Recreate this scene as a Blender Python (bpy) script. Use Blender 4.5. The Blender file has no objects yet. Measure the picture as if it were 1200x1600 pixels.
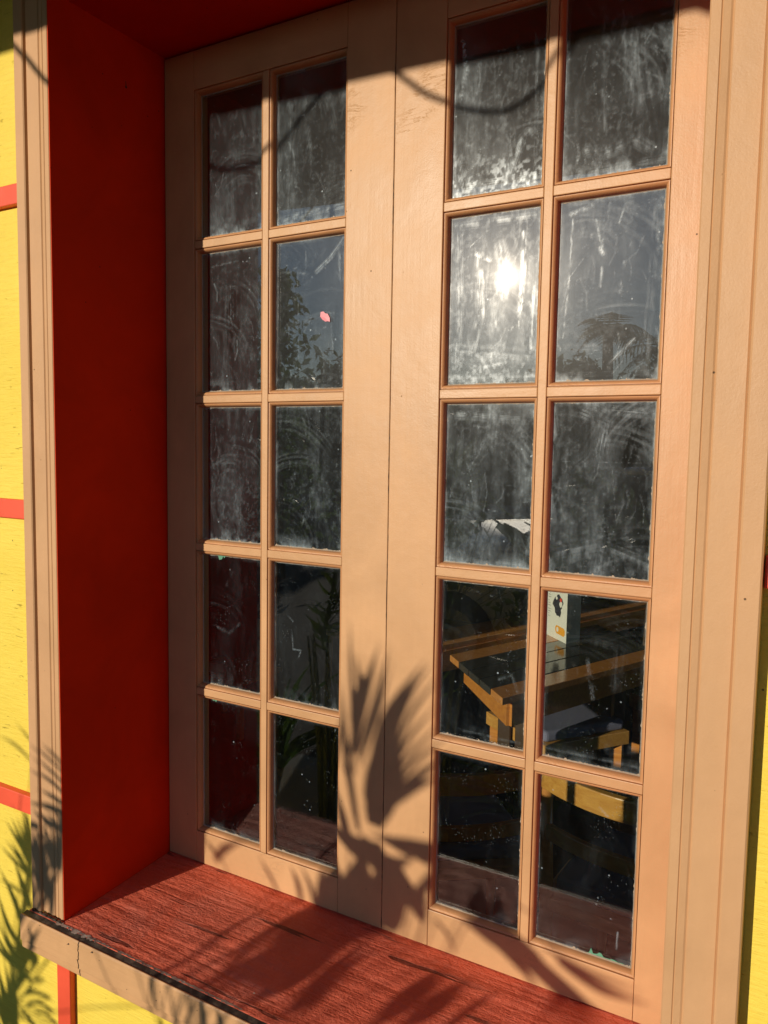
import bpy, bmesh, math, random
import numpy as np
from mathutils import Vector, Matrix
random.seed(7)
rng = np.random.default_rng(11)
S = bpy.context.scene
R = math.radians

# ------------------------------------------------------------------ camera
# x runs right along the facade, y into the building, z up. y = 0 is the face of
# the sashes, z = 0 the lowest edge of the glazed openings, ground is at GZ.
CP = np.array([0.9360, -0.9957, 0.6859]); YAW, PITCH, ROLL, FPX = 0.5142, -0.0831, 0.0165, 1208.4
def basis():
    cy, sy, cp, sp = math.cos(YAW), math.sin(YAW), math.cos(PITCH), math.sin(PITCH)
    F = np.array([-sy*cp, cy*cp, sp]); r = np.array([cy, sy, 0.]); U = np.cross(r, F)
    c, s = math.cos(ROLL), math.sin(ROLL)
    return c*r+s*U, -s*r+c*U, F
BR, BU, BF = basis()
cam = bpy.data.cameras.new('camera'); camo = bpy.data.objects.new('camera', cam)
S.collection.objects.link(camo); S.camera = camo
cam.sensor_fit = 'AUTO'; cam.sensor_width = 36; cam.lens = FPX/1600*36
cam.clip_start = 0.02; cam.clip_end = 2000
m = Matrix(((BR[0], BU[0], -BF[0]), (BR[1], BU[1], -BF[1]), (BR[2], BU[2], -BF[2])))
camo.matrix_world = Matrix.Translation(Vector(CP)) @ m.to_4x4()

# ------------------------------------------------------------------ light
SUN = np.array([-0.3466, -0.9140, 0.2109]); SUN /= np.linalg.norm(SUN)      # towards the sun
sun = bpy.data.lights.new('sun', 'SUN'); suno = bpy.data.objects.new('sun', sun)
S.collection.objects.link(suno)
sun.energy = 3.9; sun.angle = R(0.53); sun.color = (1.0, 0.86, 0.68)
suno.rotation_euler = Vector(SUN).to_track_quat('Z', 'Y').to_euler()
suno.location = (-3, -8, 4)
w = bpy.data.worlds.new('World'); S.world = w; w.use_nodes = True
wn = w.node_tree.nodes; bg = wn['Background']
sky = wn.new('ShaderNodeTexSky'); sky.sky_type = 'NISHITA'; sky.sun_disc = False
sky.sun_elevation = math.asin(SUN[2]); sky.sun_rotation = math.atan2(SUN[0], SUN[1])
sky.air_density = 1.0; sky.dust_density = 0.15; sky.ozone_density = 3.5
w.node_tree.links.new(sky.outputs[0], bg.inputs[0]); bg.inputs[1].default_value = 0.088
S.view_settings.view_transform = 'Standard'; S.view_settings.look = 'None'
S.view_settings.exposure = 0.0; S.view_settings.gamma = 1.0
S.cycles.use_denoising = True
S.cycles.max_bounces = 10; S.cycles.transparent_max_bounces = 16; S.cycles.glossy_bounces = 5
S.cycles.sample_clamp_indirect = 4.0; S.cycles.sample_clamp_direct = 0
S.cycles.caustics_reflective = False; S.cycles.caustics_refractive = False

# ------------------------------------------------------------------ measured layout
GZ = -0.90
XC, X2, GAP = 0.1494, 0.2998, 0.1598           # muntin centre, opening width, gap between the two openings
SB = X2+GAP                                    # right sash opening start
ZR = [1.2678, 1.0186, 0.7623, 0.5100, 0.2554, 0.0]
XL, XR = -0.067, 0.826                         # inner faces of the jambs
ZS, ZH = -0.058, 1.333                         # sill top, soffit
YF, YW = -0.225, -0.207                        # casing face, siding face
MW = 0.0122                                    # muntin face width
XM = X2+GAP/2+0.001                            # where the sashes meet

def unproj(u, v, ax, val):
    d = BF+(u-600)/FPX*BR-(v-800)/FPX*BU
    t = (val-CP[ax])/d[ax]
    return CP+t*d
def pxscale(p):
    return float((np.asarray(p)-CP)@BF)/FPX

# ------------------------------------------------------------------ object helpers
ORG = {}
def link(o, parent=None, org=(0, 0, 0)):
    S.collection.objects.link(o); ORG[o.name] = Vector(org)
    if parent:
        o.parent = parent; o.location = Vector(org)-ORG[parent.name]
    else:
        o.location = Vector(org)
    return o
def thing(name, label, cat, org=(0, 0, 0), group=None, kind=None):
    o = bpy.data.objects.new(name, None); o.empty_display_size = .1
    link(o, None, org); tag(o, label, cat, group, kind); return o
def tag(o, label=None, cat=None, group=None, kind=None):
    if label: o['label'] = label
    if cat: o['category'] = cat
    if group: o['group'] = group
    if kind: o['kind'] = kind
    return o
def obj(name, bm, mat, parent=None, org=None, smooth=False, bevel=0, seg=2):
    """bm holds world coordinates"""
    me = bpy.data.meshes.new(name)
    if org is None:
        org = ORG[parent.name] if parent else Vector((0, 0, 0))
    org = Vector(org)
    bmesh.ops.translate(bm, vec=-org, verts=bm.verts)
    bmesh.ops.recalc_face_normals(bm, faces=bm.faces)
    bm.to_mesh(me); bm.free()
    for mm in (mat if isinstance(mat, (list, tuple)) else [mat]): me.materials.append(mm)
    if smooth: me.polygons.foreach_set('use_smooth', [True]*len(me.polygons))
    o = bpy.data.objects.new(name, me); link(o, parent, org)
    if bevel:
        b = o.modifiers.new('bevel', 'BEVEL'); b.width = bevel; b.segments = seg; b.limit_method = 'ANGLE'
        b.angle_limit = R(40); b.harden_normals = False
    return o
def box(bm, x0, x1, y0, y1, z0, z1, mi=0):
    v = [bm.verts.new(p) for p in ((x0,y0,z0),(x1,y0,z0),(x1,y1,z0),(x0,y1,z0),(x0,y0,z1),(x1,y0,z1),(x1,y1,z1),(x0,y1,z1))]
    fs = [bm.faces.new([v[i] for i in q]) for q in ((0,3,2,1),(4,5,6,7),(0,1,5,4),(1,2,6,5),(2,3,7,6),(3,0,4,7))]
    for f in fs: f.material_index = mi
    return fs
def tube(bm, pts, rad, n=8, cap=True):
    """rad: number or list"""
    pts = [Vector(p) for p in pts]; rings = []
    up = Vector((0, 0, 1))
    for i, p in enumerate(pts):
        t = (pts[min(i+1, len(pts)-1)]-pts[max(i-1, 0)]).normalized()
        a = t.cross(up)
        if a.length < 1e-3: a = t.cross(Vector((1, 0, 0)))
        a.normalize(); b = t.cross(a)
        r = rad[i] if isinstance(rad, (list, tuple)) else rad
        rings.append([bm.verts.new(p+a*r*math.cos(2*math.pi*k/n)+b*r*math.sin(2*math.pi*k/n)) for k in range(n)])
    for i in range(len(rings)-1):
        for k in range(n):
            bm.faces.new((rings[i][k], rings[i][(k+1) % n], rings[i+1][(k+1) % n], rings[i+1][k]))
    if cap:
        bm.faces.new(rings[0][::-1]); bm.faces.new(rings[-1])
def prism(bm, pts2, axis, a0, a1):
    """closed 2D outline extruded along an axis; pts2 in the two other coordinates"""
    def P(q, a):
        q = list(q); q.insert(axis, a); return q
    A = [bm.verts.new(P(q, a0)) for q in pts2]; B = [bm.verts.new(P(q, a1)) for q in pts2]
    n = len(A); bm.faces.new(A); bm.faces.new(B[::-1])
    for i in range(n): bm.faces.new((A[i], B[i], B[(i+1) % n], A[(i+1) % n]))

# ------------------------------------------------------------------ materials
class MT:
    def __init__(s, name, base=(.5,.5,.5), rough=.5, spec=.5, metal=0):
        s.m = bpy.data.materials.new(name); s.m.use_nodes = True
        s.nt = s.m.node_tree; s.N = s.nt.nodes; s.L = s.nt.links
        s.b = s.N['Principled BSDF']; s.out = s.N['Material Output']
        s.b.inputs['Base Color'].default_value = (*base, 1); s.b.inputs['Roughness'].default_value = rough
        s.b.inputs['Metallic'].default_value = metal; s.b.inputs['Specular IOR Level'].default_value = spec
        s.tc = s.N.new('ShaderNodeTexCoord'); s.h = None
    def n(s, t, **k):
        x = s.N.new(t)
        for a, b in k.items(): setattr(x, a, b)
        return x
    def co(s, scale=(1,1,1), rot=(0,0,0), loc=(0,0,0), src=None):
        mp = s.n('ShaderNodeMapping'); mp.inputs[3].default_value = scale; mp.inputs[2].default_value = rot; mp.inputs[1].default_value = loc
        s.L.new(src or s.tc.outputs['Object'], mp.inputs[0]); return mp.outputs[0]
    def noise(s, vec, scale=5, det=4, rough=.5, dist=0):
        x = s.n('ShaderNodeTexNoise'); s.L.new(vec, x.inputs['Vector'])
        x.inputs['Scale'].default_value = scale; x.inputs['Detail'].default_value = det
        x.inputs['Roughness'].default_value = rough; x.inputs['Distortion'].default_value = dist
        return x.outputs[0]
    def vor(s, vec, scale=5, feature='F1'):
        x = s.n('ShaderNodeTexVoronoi', feature=feature); s.L.new(vec, x.inputs['Vector']); x.inputs['Scale'].default_value = scale
        return x.outputs['Distance']
    def ramp(s, f, lo, hi, a=0., b=1.):
        x = s.n('ShaderNodeMapRange'); x.inputs[1].default_value = lo; x.inputs[2].default_value = hi
        x.inputs[3].default_value = a; x.inputs[4].default_value = b; s.L.new(f, x.inputs[0]); return x.outputs[0]
    def math(s, op, a, b=None, c=None):
        x = s.n('ShaderNodeMath', operation=op)
        for i, q in enumerate((a, b, c)):
            if q is None: continue
            if isinstance(q, (int, float)): x.inputs[i].default_value = q
            else: s.L.new(q, x.inputs[i])
        return x.outputs[0]
    def mix(s, f, a, b):
        x = s.n('ShaderNodeMix', data_type='RGBA')
        for i, q in ((0, f), (6, a), (7, b)):
            if isinstance(q, (int, float)): x.inputs[i].default_value = q
            elif isinstance(q, tuple): x.inputs[i].default_value = (*q, 1)
            else: s.L.new(q, x.inputs[i])
        return x.outputs[2]
    def color(s, c): s.L.new(c, s.b.inputs['Base Color'])
    def rough(s, c): s.L.new(c, s.b.inputs['Roughness'])
    def bump(s, h, strength=.5, dist=.001):
        x = s.n('ShaderNodeBump'); x.inputs['Strength'].default_value = strength; x.inputs['Distance'].default_value = dist
        s.L.new(h, x.inputs['Height'])
        if s.h: s.L.new(s.h, x.inputs['Normal'])
        s.h = x.outputs[0]; s.L.new(s.h, s.b.inputs['Normal'])

def paint(name, base, grain=(1,1,1), gscale=40, rough=.42, gb=.3, pits=True, var=.12, chips=None, spec=.4, wear=True):
    a = MT(name, base, rough, spec)
    v = a.co(grain)
    g = a.noise(v, gscale, 5, .6)
    fine = a.noise(a.co(), 420, 3, .6)
    big = a.noise(a.co(), 6, 4, .6, .6)
    lo = tuple(c*(1-var) for c in base); hi = tuple(min(1, c*(1+var)) for c in base)
    c = a.mix(a.ramp(big, .3, .7), lo, hi)
    c = a.mix(a.ramp(g, .35, .75, 0, .10), c, tuple(x*.72 for x in base))
    if pits:                                              # tiny dark nicks and dirt specks
        vd = a.vor(a.co(), 48); pm = a.noise(a.co(), 30, 2)
        k = a.math('MULTIPLY', a.ramp(vd, .060, .038), a.ramp(pm, .54, .60))
        c = a.mix(k, c, tuple(x*.22 for x in base))
        a.bump(k, .6, -.0008)
    if chips:
        ck = a.ramp(a.noise(a.co(), 22, 6, .7), .74, .76); c = a.mix(ck, c, chips)
    a.color(c)
    a.rough(a.ramp(big, .2, .8, rough-.08, rough+.12))
    a.bump(g, gb, .0010); a.bump(fine, .3, .0006)
    lump = a.noise(a.co(), 55, 3, .5); a.bump(lump, .2, .002); a.bump(a.noise(a.co((1, 1, .5)), 14, 2, .4), .35, .004)
    if wear:                                              # hair cracks and rubbed spots in the coat
        wv = a.noise(a.co((.35, .35, 1)), 26, 6, .75, 1.4); wm = a.ramp(a.noise(a.co(), 7, 2), .62, .70)
        hc = a.math('MULTIPLY', a.math('MULTIPLY', a.ramp(wv, .490, .497), a.ramp(wv, .504, .497)), wm)
        c = a.mix(a.math('MULTIPLY', hc, .25), a.b.inputs['Base Color'].links[0].from_socket, tuple(x*.35 for x in base)); a.color(c); a.bump(hc, .4, -.0006)
    return a
TAN = (.595, .350, .172)
M = {}
M['tan_v'] = paint('tan_paint_upright', TAN, (1, 1, .05), 150, .42, .24).m
M['tan_h'] = paint('tan_paint_level', TAN, (.06, 1, 1), 150, .42, .24).m
M['tan_cas'] = paint('tan_paint_casing', (.59, .345, .175), (1, 1, .3), 110, .5, .18, var=.07).m
M['bead'] = paint('tan_paint_bead', (.56, .29, .13), (1, 1, 1), 90, .4, .2).m
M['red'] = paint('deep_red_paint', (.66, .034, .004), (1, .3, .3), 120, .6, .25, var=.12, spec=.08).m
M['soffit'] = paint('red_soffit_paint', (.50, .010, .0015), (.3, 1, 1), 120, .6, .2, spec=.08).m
M['batten'] = paint('orange_red_paint', (.82, .105, .05), (.2, 1, .2), 90, .45, .3, var=.1).m

# rough sawn yellow siding
a = MT('yellow_siding_paint', (.83, .60, .09), .55, .3)
v = a.co((.10, 1, 1)); g = a.noise(v, 260, 6, .65, .3); big = a.noise(a.co(), 5, 4, .6)
cr = a.noise(a.co((.16, 1, 1)), 150, 3, .7, .5); brk = a.noise(a.co(), 45, 3, .6)
crm = a.math('MULTIPLY', a.ramp(cr, .64, .70), a.ramp(brk, .5, .6))
c = a.mix(a.ramp(big, .3, .7), (.84, .64, .08), (.90, .72, .11))
c = a.mix(a.ramp(g, .5, .8, 0, .3), c, (.68, .45, .06)); c = a.mix(a.math('MULTIPLY', crm, .34), c, (.35, .20, .03))
vd = a.vor(a.co(), 60); pm = a.noise(a.co(), 20, 2)
c = a.mix(a.math('MULTIPLY', a.ramp(vd, .09, .05), a.ramp(pm, .58, .62)), c, (.10, .07, .03))
a.color(c); a.bump(g, .75, .0022); a.bump(crm, .8, -.002); a.bump(a.noise(a.co(), 90, 4, .6), .4, .002)
M['yellow'] = a.m

# rough sawn red plywood sill: cracks along x and cross brush marks
a = MT('red_plywood_paint', (.30, .055, .035), .62, .25)
g = a.noise(a.co((.12, 1, 1)), 95, 5, .66, .5)
ridge = a.noise(a.co((.075, 1, 1)), 44, 4, .55, .35)
cross = a.noise(a.co((1, .12, 1), rot=(0, 0, R(4))), 190, 4, .6)
peb = a.noise(a.co((.7, 1, 1)), 135, 5, .72)
zone = a.noise(a.co(), 9, 2)
crk = a.math('MULTIPLY', a.ramp(ridge, .63, .65), a.ramp(a.noise(a.co(), 6, 2), .40, .50))
c = a.mix(a.ramp(zone, .3, .7), (.72, .135, .070), (.85, .185, .104))
c = a.mix(a.ramp(peb, .5, .8, 0, .35), c, (.84, .30, .22))
c = a.mix(a.math('MULTIPLY', crk, .75), c, (.07, .012, .008))
dust = a.noise(a.co(), 7, 5, .6, .8); c = a.mix(a.ramp(dust, .52, .78, 0, .35), c, (.74, .36, .29))
wsp = a.ramp(a.vor(a.co(), 26), .05, .03); c = a.mix(a.math('MULTIPLY', wsp, a.ramp(a.noise(a.co(), 12, 1), .62, .64)), c, (.7, .55, .45))
a.color(c)
a.bump(ridge, 1., .010); a.bump(g, .5, .0026)
a.bump(a.math('MULTIPLY', cross, a.ramp(zone, .4, .62)), 1., .0024); a.bump(a.math('MULTIPLY', peb, a.ramp(zone, .62, .4, .5, 1.)), 1., .0060)
a.bump(crk, 1.0, -.004)
M['sill'] = a.m

# tan nose board with a jagged paint split
a = paint('tan_paint_nose', (.60, .35, .17), (.05, 1, 1), 150, .45, .45)
sep = a.n('ShaderNodeSeparateXYZ'); a.L.new(a.tc.outputs['Object'], sep.inputs[0])
nz = a.noise(a.co((0, 0, 1)), 70, 4, .7)
dx = a.math('ABSOLUTE', a.math('SUBTRACT', sep.outputs[0], a.math('MULTIPLY_ADD', nz, .012, .046)))
ck = a.ramp(dx, .0011, .0005)
src = a.b.inputs['Base Color'].links[0].from_socket
a.color(a.mix(ck, src, (.035, .02, .012))); a.bump(ck, 1, -.003)
M['nose'] = a.m
M['chip'] = paint('flaked_cream_paint', (.66, .58, .48), (1,1,1), 60, .7, .8).m
a = MT('dark_flashing', (.05, .035, .028), .5); c = a.mix(a.ramp(a.noise(a.co(), 60, 5, .7), .45, .7), (.035, .026, .02), (.16, .12, .09)); a.color(c); a.bump(a.noise(a.co(), 120, 4), .6, .001)
M['flash'] = a.m
M['putty'] = paint('cream_glazing_putty', (.40, .33, .25), (1,1,1), 80, .6, .6).m
M['teal'] = paint('old_teal_paint', (.10, .30, .20), (1,1,1), 80, .6, .6).m
M['pink'] = MT('pink_petal', (.85, .30, .36), .5).m
M['nail'] = MT('rust_spot', (.05, .03, .02), .7).m

# wood furniture
def wood(name, c0, c1, rough=.28, ax=(.08, 1, 1)):
    a = MT(name, c0, rough, .6); g = a.noise(a.co(ax), 55, 6, .6, 1.2)
    a.color(a.mix(a.ramp(g, .3, .72), c0, c1)); a.bump(g, .15, .001); return a.m
M['wood'] = wood('varnished_orange_wood', (.50, .17, .03), (.72, .30, .06))
M['wood_dk'] = wood('varnished_brown_wood', (.52, .20, .05), (.70, .31, .09), .16)
M['wood_gold'] = wood('golden_wood', (.50, .22, .045), (.68, .36, .085), .3)
M['cushion'] = MT('blue_grey_fabric', (.20, .20, .30), .85).m
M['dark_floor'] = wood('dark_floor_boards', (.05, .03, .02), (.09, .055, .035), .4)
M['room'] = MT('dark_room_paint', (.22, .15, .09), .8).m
M['card'] = MT('white_card', (.80, .79, .72), .45).m
M['ink'] = MT('dark_ink', (.035, .035, .045), .5).m
M['grey_ink'] = MT('grey_ink', (.22, .22, .22), .5).m
M['orange_ink'] = MT('orange_ink', (.85, .38, .04), .5).m
M['red_ink'] = MT('red_ink', (.75, .07, .03), .5).m
M['cream'] = MT('cream_card', (.62, .56, .42), .6).m

def leaf_mat(name, c0, c1, trans=.25):
    a = MT(name, c0, .5, .4); ob = a.n('ShaderNodeObjectInfo')
    g = a.noise(a.co(), 9, 3); a.color(a.mix(a.ramp(g, .3, .7), c0, c1))
    t = a.n('ShaderNodeBsdfTranslucent'); t.inputs[0].default_value = (c1[0]*1.3, c1[1]*1.4, c1[2]*.7, 1)
    mx = a.n('ShaderNodeMixShader'); mx.inputs[0].default_value = trans
    a.L.new(a.b.outputs[0], mx.inputs[1]); a.L.new(t.outputs[0], mx.inputs[2]); a.L.new(mx.outputs[0], a.out.inputs[0])
    return a.m
M['palm_leaf'] = leaf_mat('palm_leaf_green', (.045, .10, .02), (.10, .17, .035), .12)
M['tree_leaf'] = leaf_mat('tree_leaf_green', (.035, .075, .02), (.09, .14, .035))
M['bush_leaf'] = leaf_mat('bush_leaf_green', (.05, .11, .025), (.10, .18, .04))
M['stem'] = MT('palm_stem_green', (.12, .15, .05), .6).m
a = MT('bark', (.16, .12, .08), .9); g = a.noise(a.co((1, 1, .3)), 20, 5, .7); a.color(a.mix(g, (.09, .065, .045), (.24, .19, .13))); a.bump(g, .8, .02)
M['bark'] = a.m
M['cable'] = MT('black_cable', (.02, .02, .02), .5).m
M['bulb'] = MT('clear_bulb_glass', (.6, .6, .55), .15).m

# ground
a = MT('concrete', (.34, .32, .29), .85); g = a.noise(a.co(), 3, 6, .6); f = a.noise(a.co(), 60, 4, .6)
a.color(a.mix(g, (.26, .245, .22), (.42, .40, .36))); a.bump(f, .4, .004); M['concrete'] = a.m
a = MT('asphalt', (.05, .05, .052), .9); f = a.noise(a.co(), 90, 4, .7); a.color(a.mix(f, (.035, .035, .037), (.075, .073, .07))); a.bump(f, .7, .006); M['asphalt'] = a.m
a = MT('lawn', (.06, .09, .025), .95); f = a.noise(a.co(), 14, 6, .7); a.color(a.mix(f, (.04, .065, .018), (.10, .13, .04))); a.bump(f, 1, .03); M['grass'] = a.m
a = MT('dark_soil', (.05, .035, .022), .95); f = a.noise(a.co(), 30, 6, .7); a.color(a.mix(f, (.05, .036, .024), (.13, .09, .055))); a.bump(f, 1, .02); M['soil'] = a.m
a = MT('worn_asphalt', (.1, .1, .1), .9); f = a.noise(a.co(), 50, 5, .7); a.color(a.mix(f, (.07, .068, .065), (.13, .127, .12))); a.bump(f, .6, .005); M['tar'] = a.m
M['marking'] = MT('white_road_paint', (.7, .7, .66), .7).m
M['roofing'] = MT('brown_roofing', (.10, .06, .045), .8).m
a = MT('white_car_paint', (.80, .80, .80), .3, .5); a.b.inputs['Coat Weight'].default_value = 1.; a.b.inputs['Coat Roughness'].default_value = .12; M['car'] = a.m
M['tyre'] = MT('tyre_rubber', (.02, .02, .02), .8).m
M['rim'] = MT('grey_rim', (.45, .45, .46), .3, .5, .9).m
M['carglass'] = MT('dark_car_glass', (.003, .003, .003), 1., 0.).m
M['lamp'] = MT('headlamp_lens', (.6, .6, .62), .1, .8).m

# window glass: clear sheet, mirror-like by Fresnel; the outer face carries a film of dirt
def glass(name, dirty):
    a = MT(name); a.N.remove(a.b)
    tr = a.n('ShaderNodeBsdfTransparent'); tr.inputs[0].default_value = (.93, .96, .94, 1)
    gl = a.n('ShaderNodeBsdfGlossy'); gl.inputs['Roughness'].default_value = 0.0; gl.inputs[0].default_value = (1, 1, 1, 1)
    fr = a.n('ShaderNodeFresnel'); ge = a.n('ShaderNodeNewGeometry'); a.L.new(a.math('MULTIPLY_ADD', ge.outputs['Backfacing'], 1/1.66-1.66, 1.66), fr.inputs[0])
    clean = a.n('ShaderNodeMixShader'); a.L.new(fr.outputs[0], clean.inputs[0]); a.L.new(tr.outputs[0], clean.inputs[1]); a.L.new(gl.outputs[0], clean.inputs[2])
    if not dirty:
        a.L.new(clean.outputs[0], a.out.inputs[0]); return a.m
    at = a.n('ShaderNodeAttribute', attribute_name='dirt'); d0 = at.outputs['Fac']
    hz = a.n('ShaderNodeAttribute', attribute_name='haze')
    oi = a.n('ShaderNodeObjectInfo'); off = a.n('ShaderNodeVectorMath', operation='MULTIPLY_ADD')
    cmb = a.n('ShaderNodeCombineXYZ'); a.L.new(oi.outputs['Random'], cmb.inputs[0]); a.L.new(oi.outputs['Random'], cmb.inputs[2])
    a.L.new(cmb.outputs[0], off.inputs[0]); off.inputs[1].default_value = (37, 0, 53); a.L.new(a.tc.outputs['Object'], off.inputs[2])
    P = off.outputs[0]
    st = a.noise(a.co((1, 1, .16), src=P), 150, 6, .7, 1.2)            # fine vertical wiping lines
    mo = a.noise(P, 34, 6, .72, .9)
    det = a.math('ADD', a.ramp(st, .35, .72, .60, 1.25), a.ramp(mo, .35, .7, -.18, .28))
    d1 = a.math('MULTIPLY', d0, det)
    sp = a.math('MULTIPLY', a.ramp(a.vor(P, 95), .16, .08), a.ramp(a.noise(P, 40, 2), .60, .66))   # paint specks
    sp2 = a.math('MULTIPLY', a.ramp(a.vor(P, 260), .22, .1), a.ramp(a.noise(P, 22, 3), .52, .68))
    d2 = a.math('ADD', d1, a.math('ADD', a.math('MULTIPLY', sp, .55), a.math('MULTIPLY', sp2, .22)))
    df = a.n('ShaderNodeBsdfDiffuse'); df.inputs[0].default_value = (.47, .61, .70, 1)
    mx = a.n('ShaderNodeMixShader'); cl = a.n('ShaderNodeClamp'); cl.inputs[2].default_value = .9
    a.L.new(d2, cl.inputs[0]); a.L.new(cl.outputs[0], mx.inputs[0]); a.L.new(clean.outputs[0], mx.inputs[1]); a.L.new(df.outputs[0], mx.inputs[2])
    # the film also throws the sun forward in a broad soft lobe
    last = mx.outputs[0]
    for rg, wt, base in ((.085, .0006, .0004), (.17, .005, .0007), (.33, .045, .0085)):
        g2 = a.n('ShaderNodeBsdfGlossy'); g2.inputs['Roughness'].default_value = rg
        m2 = a.n('ShaderNodeMixShader'); a.L.new(a.math('MULTIPLY_ADD', cl.outputs[0], wt, a.math('MULTIPLY', hz.outputs['Fac'], base)), m2.inputs[0])
        a.L.new(last, m2.inputs[1]); a.L.new(g2.outputs[0], m2.inputs[2]); last = m2.outputs[0]
    a.L.new(last, a.out.inputs[0]); return a.m
M['glass'] = glass('clear_pane_glass', False); M['glass_dirty'] = glass('dirty_pane_glass', True)

# ------------------------------------------------------------------ setting: ground
def sheet(name, x0, x1, y0, y1, z, mat, t=None):
    bm = bmesh.new()
    if t: box(bm, x0, x1, y0, y1, z-t, z)
    else:
        bm.faces.new([bm.verts.new(p) for p in ((x0,y0,z),(x1,y0,z),(x1,y1,z),(x0,y1,z))])
    return tag(obj(name, bm, mat), kind='structure')
sheet('ground', -400, 400, -800, 60, GZ-.13, M['grass'])
sheet('soil_bed', -12, 12, -2.2, -.195, GZ+.02, M['soil'], .25)
sheet('path', -12, 12, -8.0, -2.2, GZ, M['tar'], .2)
sheet('road', -300, 300, -17, -8.2, GZ-.122, M['asphalt'])
sheet('far_pavement', -300, 300, -20, -17.15, GZ-.01, M['concrete'], .2)
bm = bmesh.new(); box(bm, -60, 60, -8.2, -8.05, GZ-.3, GZ-.0); box(bm, -60, 60, -17.15, -17.0, GZ-.3, GZ+.0)
tag(obj('kerb', bm, M['concrete'], bevel=.01), kind='structure')
bm = bmesh.new()
for i in range(-14, 15): box(bm, i*4, i*4+2, -12.66, -12.54, GZ-.121, GZ-.118)
tag(obj('road_markings', bm, M['marking']), kind='structure')

# ------------------------------------------------------------------ the building
SX0, SX1 = -1.30, -.40; DX2 = -1.48                                     # unseen wide window further left, shaped to let sun into the room
house = thing('house', 'yellow rough sawn board house front with orange red battens and recessed tan window', 'house', (0, -.2, GZ))
def hole(x0, x1):                                # wall pieces between the window openings
    pass
bm = bmesh.new()
TB = .12
xs = [-4.2, SX0-.0, SX1+.0, XL-.045, XR+.045, 5.2]
for i in (0, 2, 4): box(bm, xs[i], xs[i+1], YW, YW+TB, GZ, 1.9)
for i in (1, 3):
    box(bm, xs[i], xs[i+1], YW, YW+TB, GZ, ZS-.055); box(bm, xs[i], xs[i+1], YW, YW+TB, ZH+.045, 1.9)
obj('siding', bm, M['yellow'], house)
bh = .0305
CWL, CWR = XL-.073, XR+.0690
for i, z in enumerate((1.048, .5635, .0795)):
    for x0, x1 in ((SX1+.061, CWL-.0), (CWR+.0005, 5.19), (-4.19, SX0-.061)):
        bm = bmesh.new(); box(bm, x0, x1, YW-.011, YW, z, z+bh); obj('batten', bm, M['batten'], house, bevel=.0015)
for x in (-.0976, -1.07, 2.1, 3.3, -2.6):
    bm = bmesh.new(); box(bm, x, x+.031, YW-.011, YW, GZ, -.135 if -1.5 < x < 1 else 1.9)
    if x == -.0976 or -1.5 < x < 1: pass
    obj('batten', bm, M['batten'], house, bevel=.0015)
# eave: its outer edge draws the slanting shadow line over the window head
def eave_z(x): return 1.2203+.300-.0385*(x+.493-.3025)
bm = bmesh.new()
prism(bm, [(-.20, 1.86), (-1.30, 0), (-1.30, .15), (-.20, 2.05)], 0, 0, 1) if False else None
v = []
for x in (-4.3, 5.3):
    z = eave_z(x)
    v.append([bm.verts.new(p) for p in ((x, -.19, 1.84), (x, -1.295, z+.012), (x, -1.295, z), (x, -1.32, z), (x, -1.32, z+.16), (x, -.19, 2.02))])
n = 6
bm.faces.new(v[0]); bm.faces.new(v[1][::-1])
for i in range(n): bm.faces.new((v[0][i], v[1][i], v[1][(i+1) % n], v[0][(i+1) % n]))
obj('eave', bm, M['roofing'], house)
bm = bmesh.new(); prism(bm, [(-.19, 1.9), (2.6, 3.2), (5.6, 1.9), (5.6, 2.0), (2.6, 3.32), (-.19, 2.03)], 0, -4.3, 5.3); obj('roof', bm, M['roofing'], house)
# room behind the glass
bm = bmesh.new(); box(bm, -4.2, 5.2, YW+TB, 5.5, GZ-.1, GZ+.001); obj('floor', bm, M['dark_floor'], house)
bm = bmesh.new(); box(bm, -4.2, 5.2, 5.5, 5.6, GZ, 1.9); box(bm, -4.3, -4.2, YW+.001, 5.6, GZ, 1.9); box(bm, 5.2, 5.3, YW+.001, .6, GZ, 1.9); box(bm, 5.2, 5.3, 4.6, 5.6, GZ, 1.9); box(bm, 5.2, 5.3, .6, 4.6, GZ, -.3); box(bm, 5.2, 5.3, .6, 4.6, 1.5, 1.9); obj('inner_wall', bm, M['room'], house)  # right wall has an unseen opening, added to brighten the room
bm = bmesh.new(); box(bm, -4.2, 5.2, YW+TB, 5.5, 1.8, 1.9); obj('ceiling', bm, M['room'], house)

# ------------------------------------------------------------------ the window
def mould_profile(depth, w):
    """sticking round a pane: quirk, ovolo, quirk; (inward offset, depth)"""
    p = [(0, 0), (.0002, .0034), (.0011, .0034), (.0011, .0016)]
    for k in range(1, 8):
        t = k/7*math.pi/2; p.append((.0011+(w-.0026)*math.sin(t)*1.0, .0016+(depth-.0036)*(1-math.cos(t))))
    p += [(w-.0015, depth-.0012), (w-.0012, depth-.0012)]
    return p
GD = .0128                                       # glass lies this far behind the face
BWD = .0078
def loop_sweep(bm, x0, x1, z0, z1, prof, y0=0):
    rings = []
    for o, d in prof:
        rings.append([bm.verts.new(p) for p in ((x0+o, y0+d, z0+o), (x1-o, y0+d, z0+o), (x1-o, y0+d, z1-o), (x0+o, y0+d, z1-o))])
    for a_, b_ in zip(rings, rings[1:]):
        for k in range(4): bm.faces.new((a_[k], a_[(k+1) % 4], b_[(k+1) % 4], b_[k]))

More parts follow.
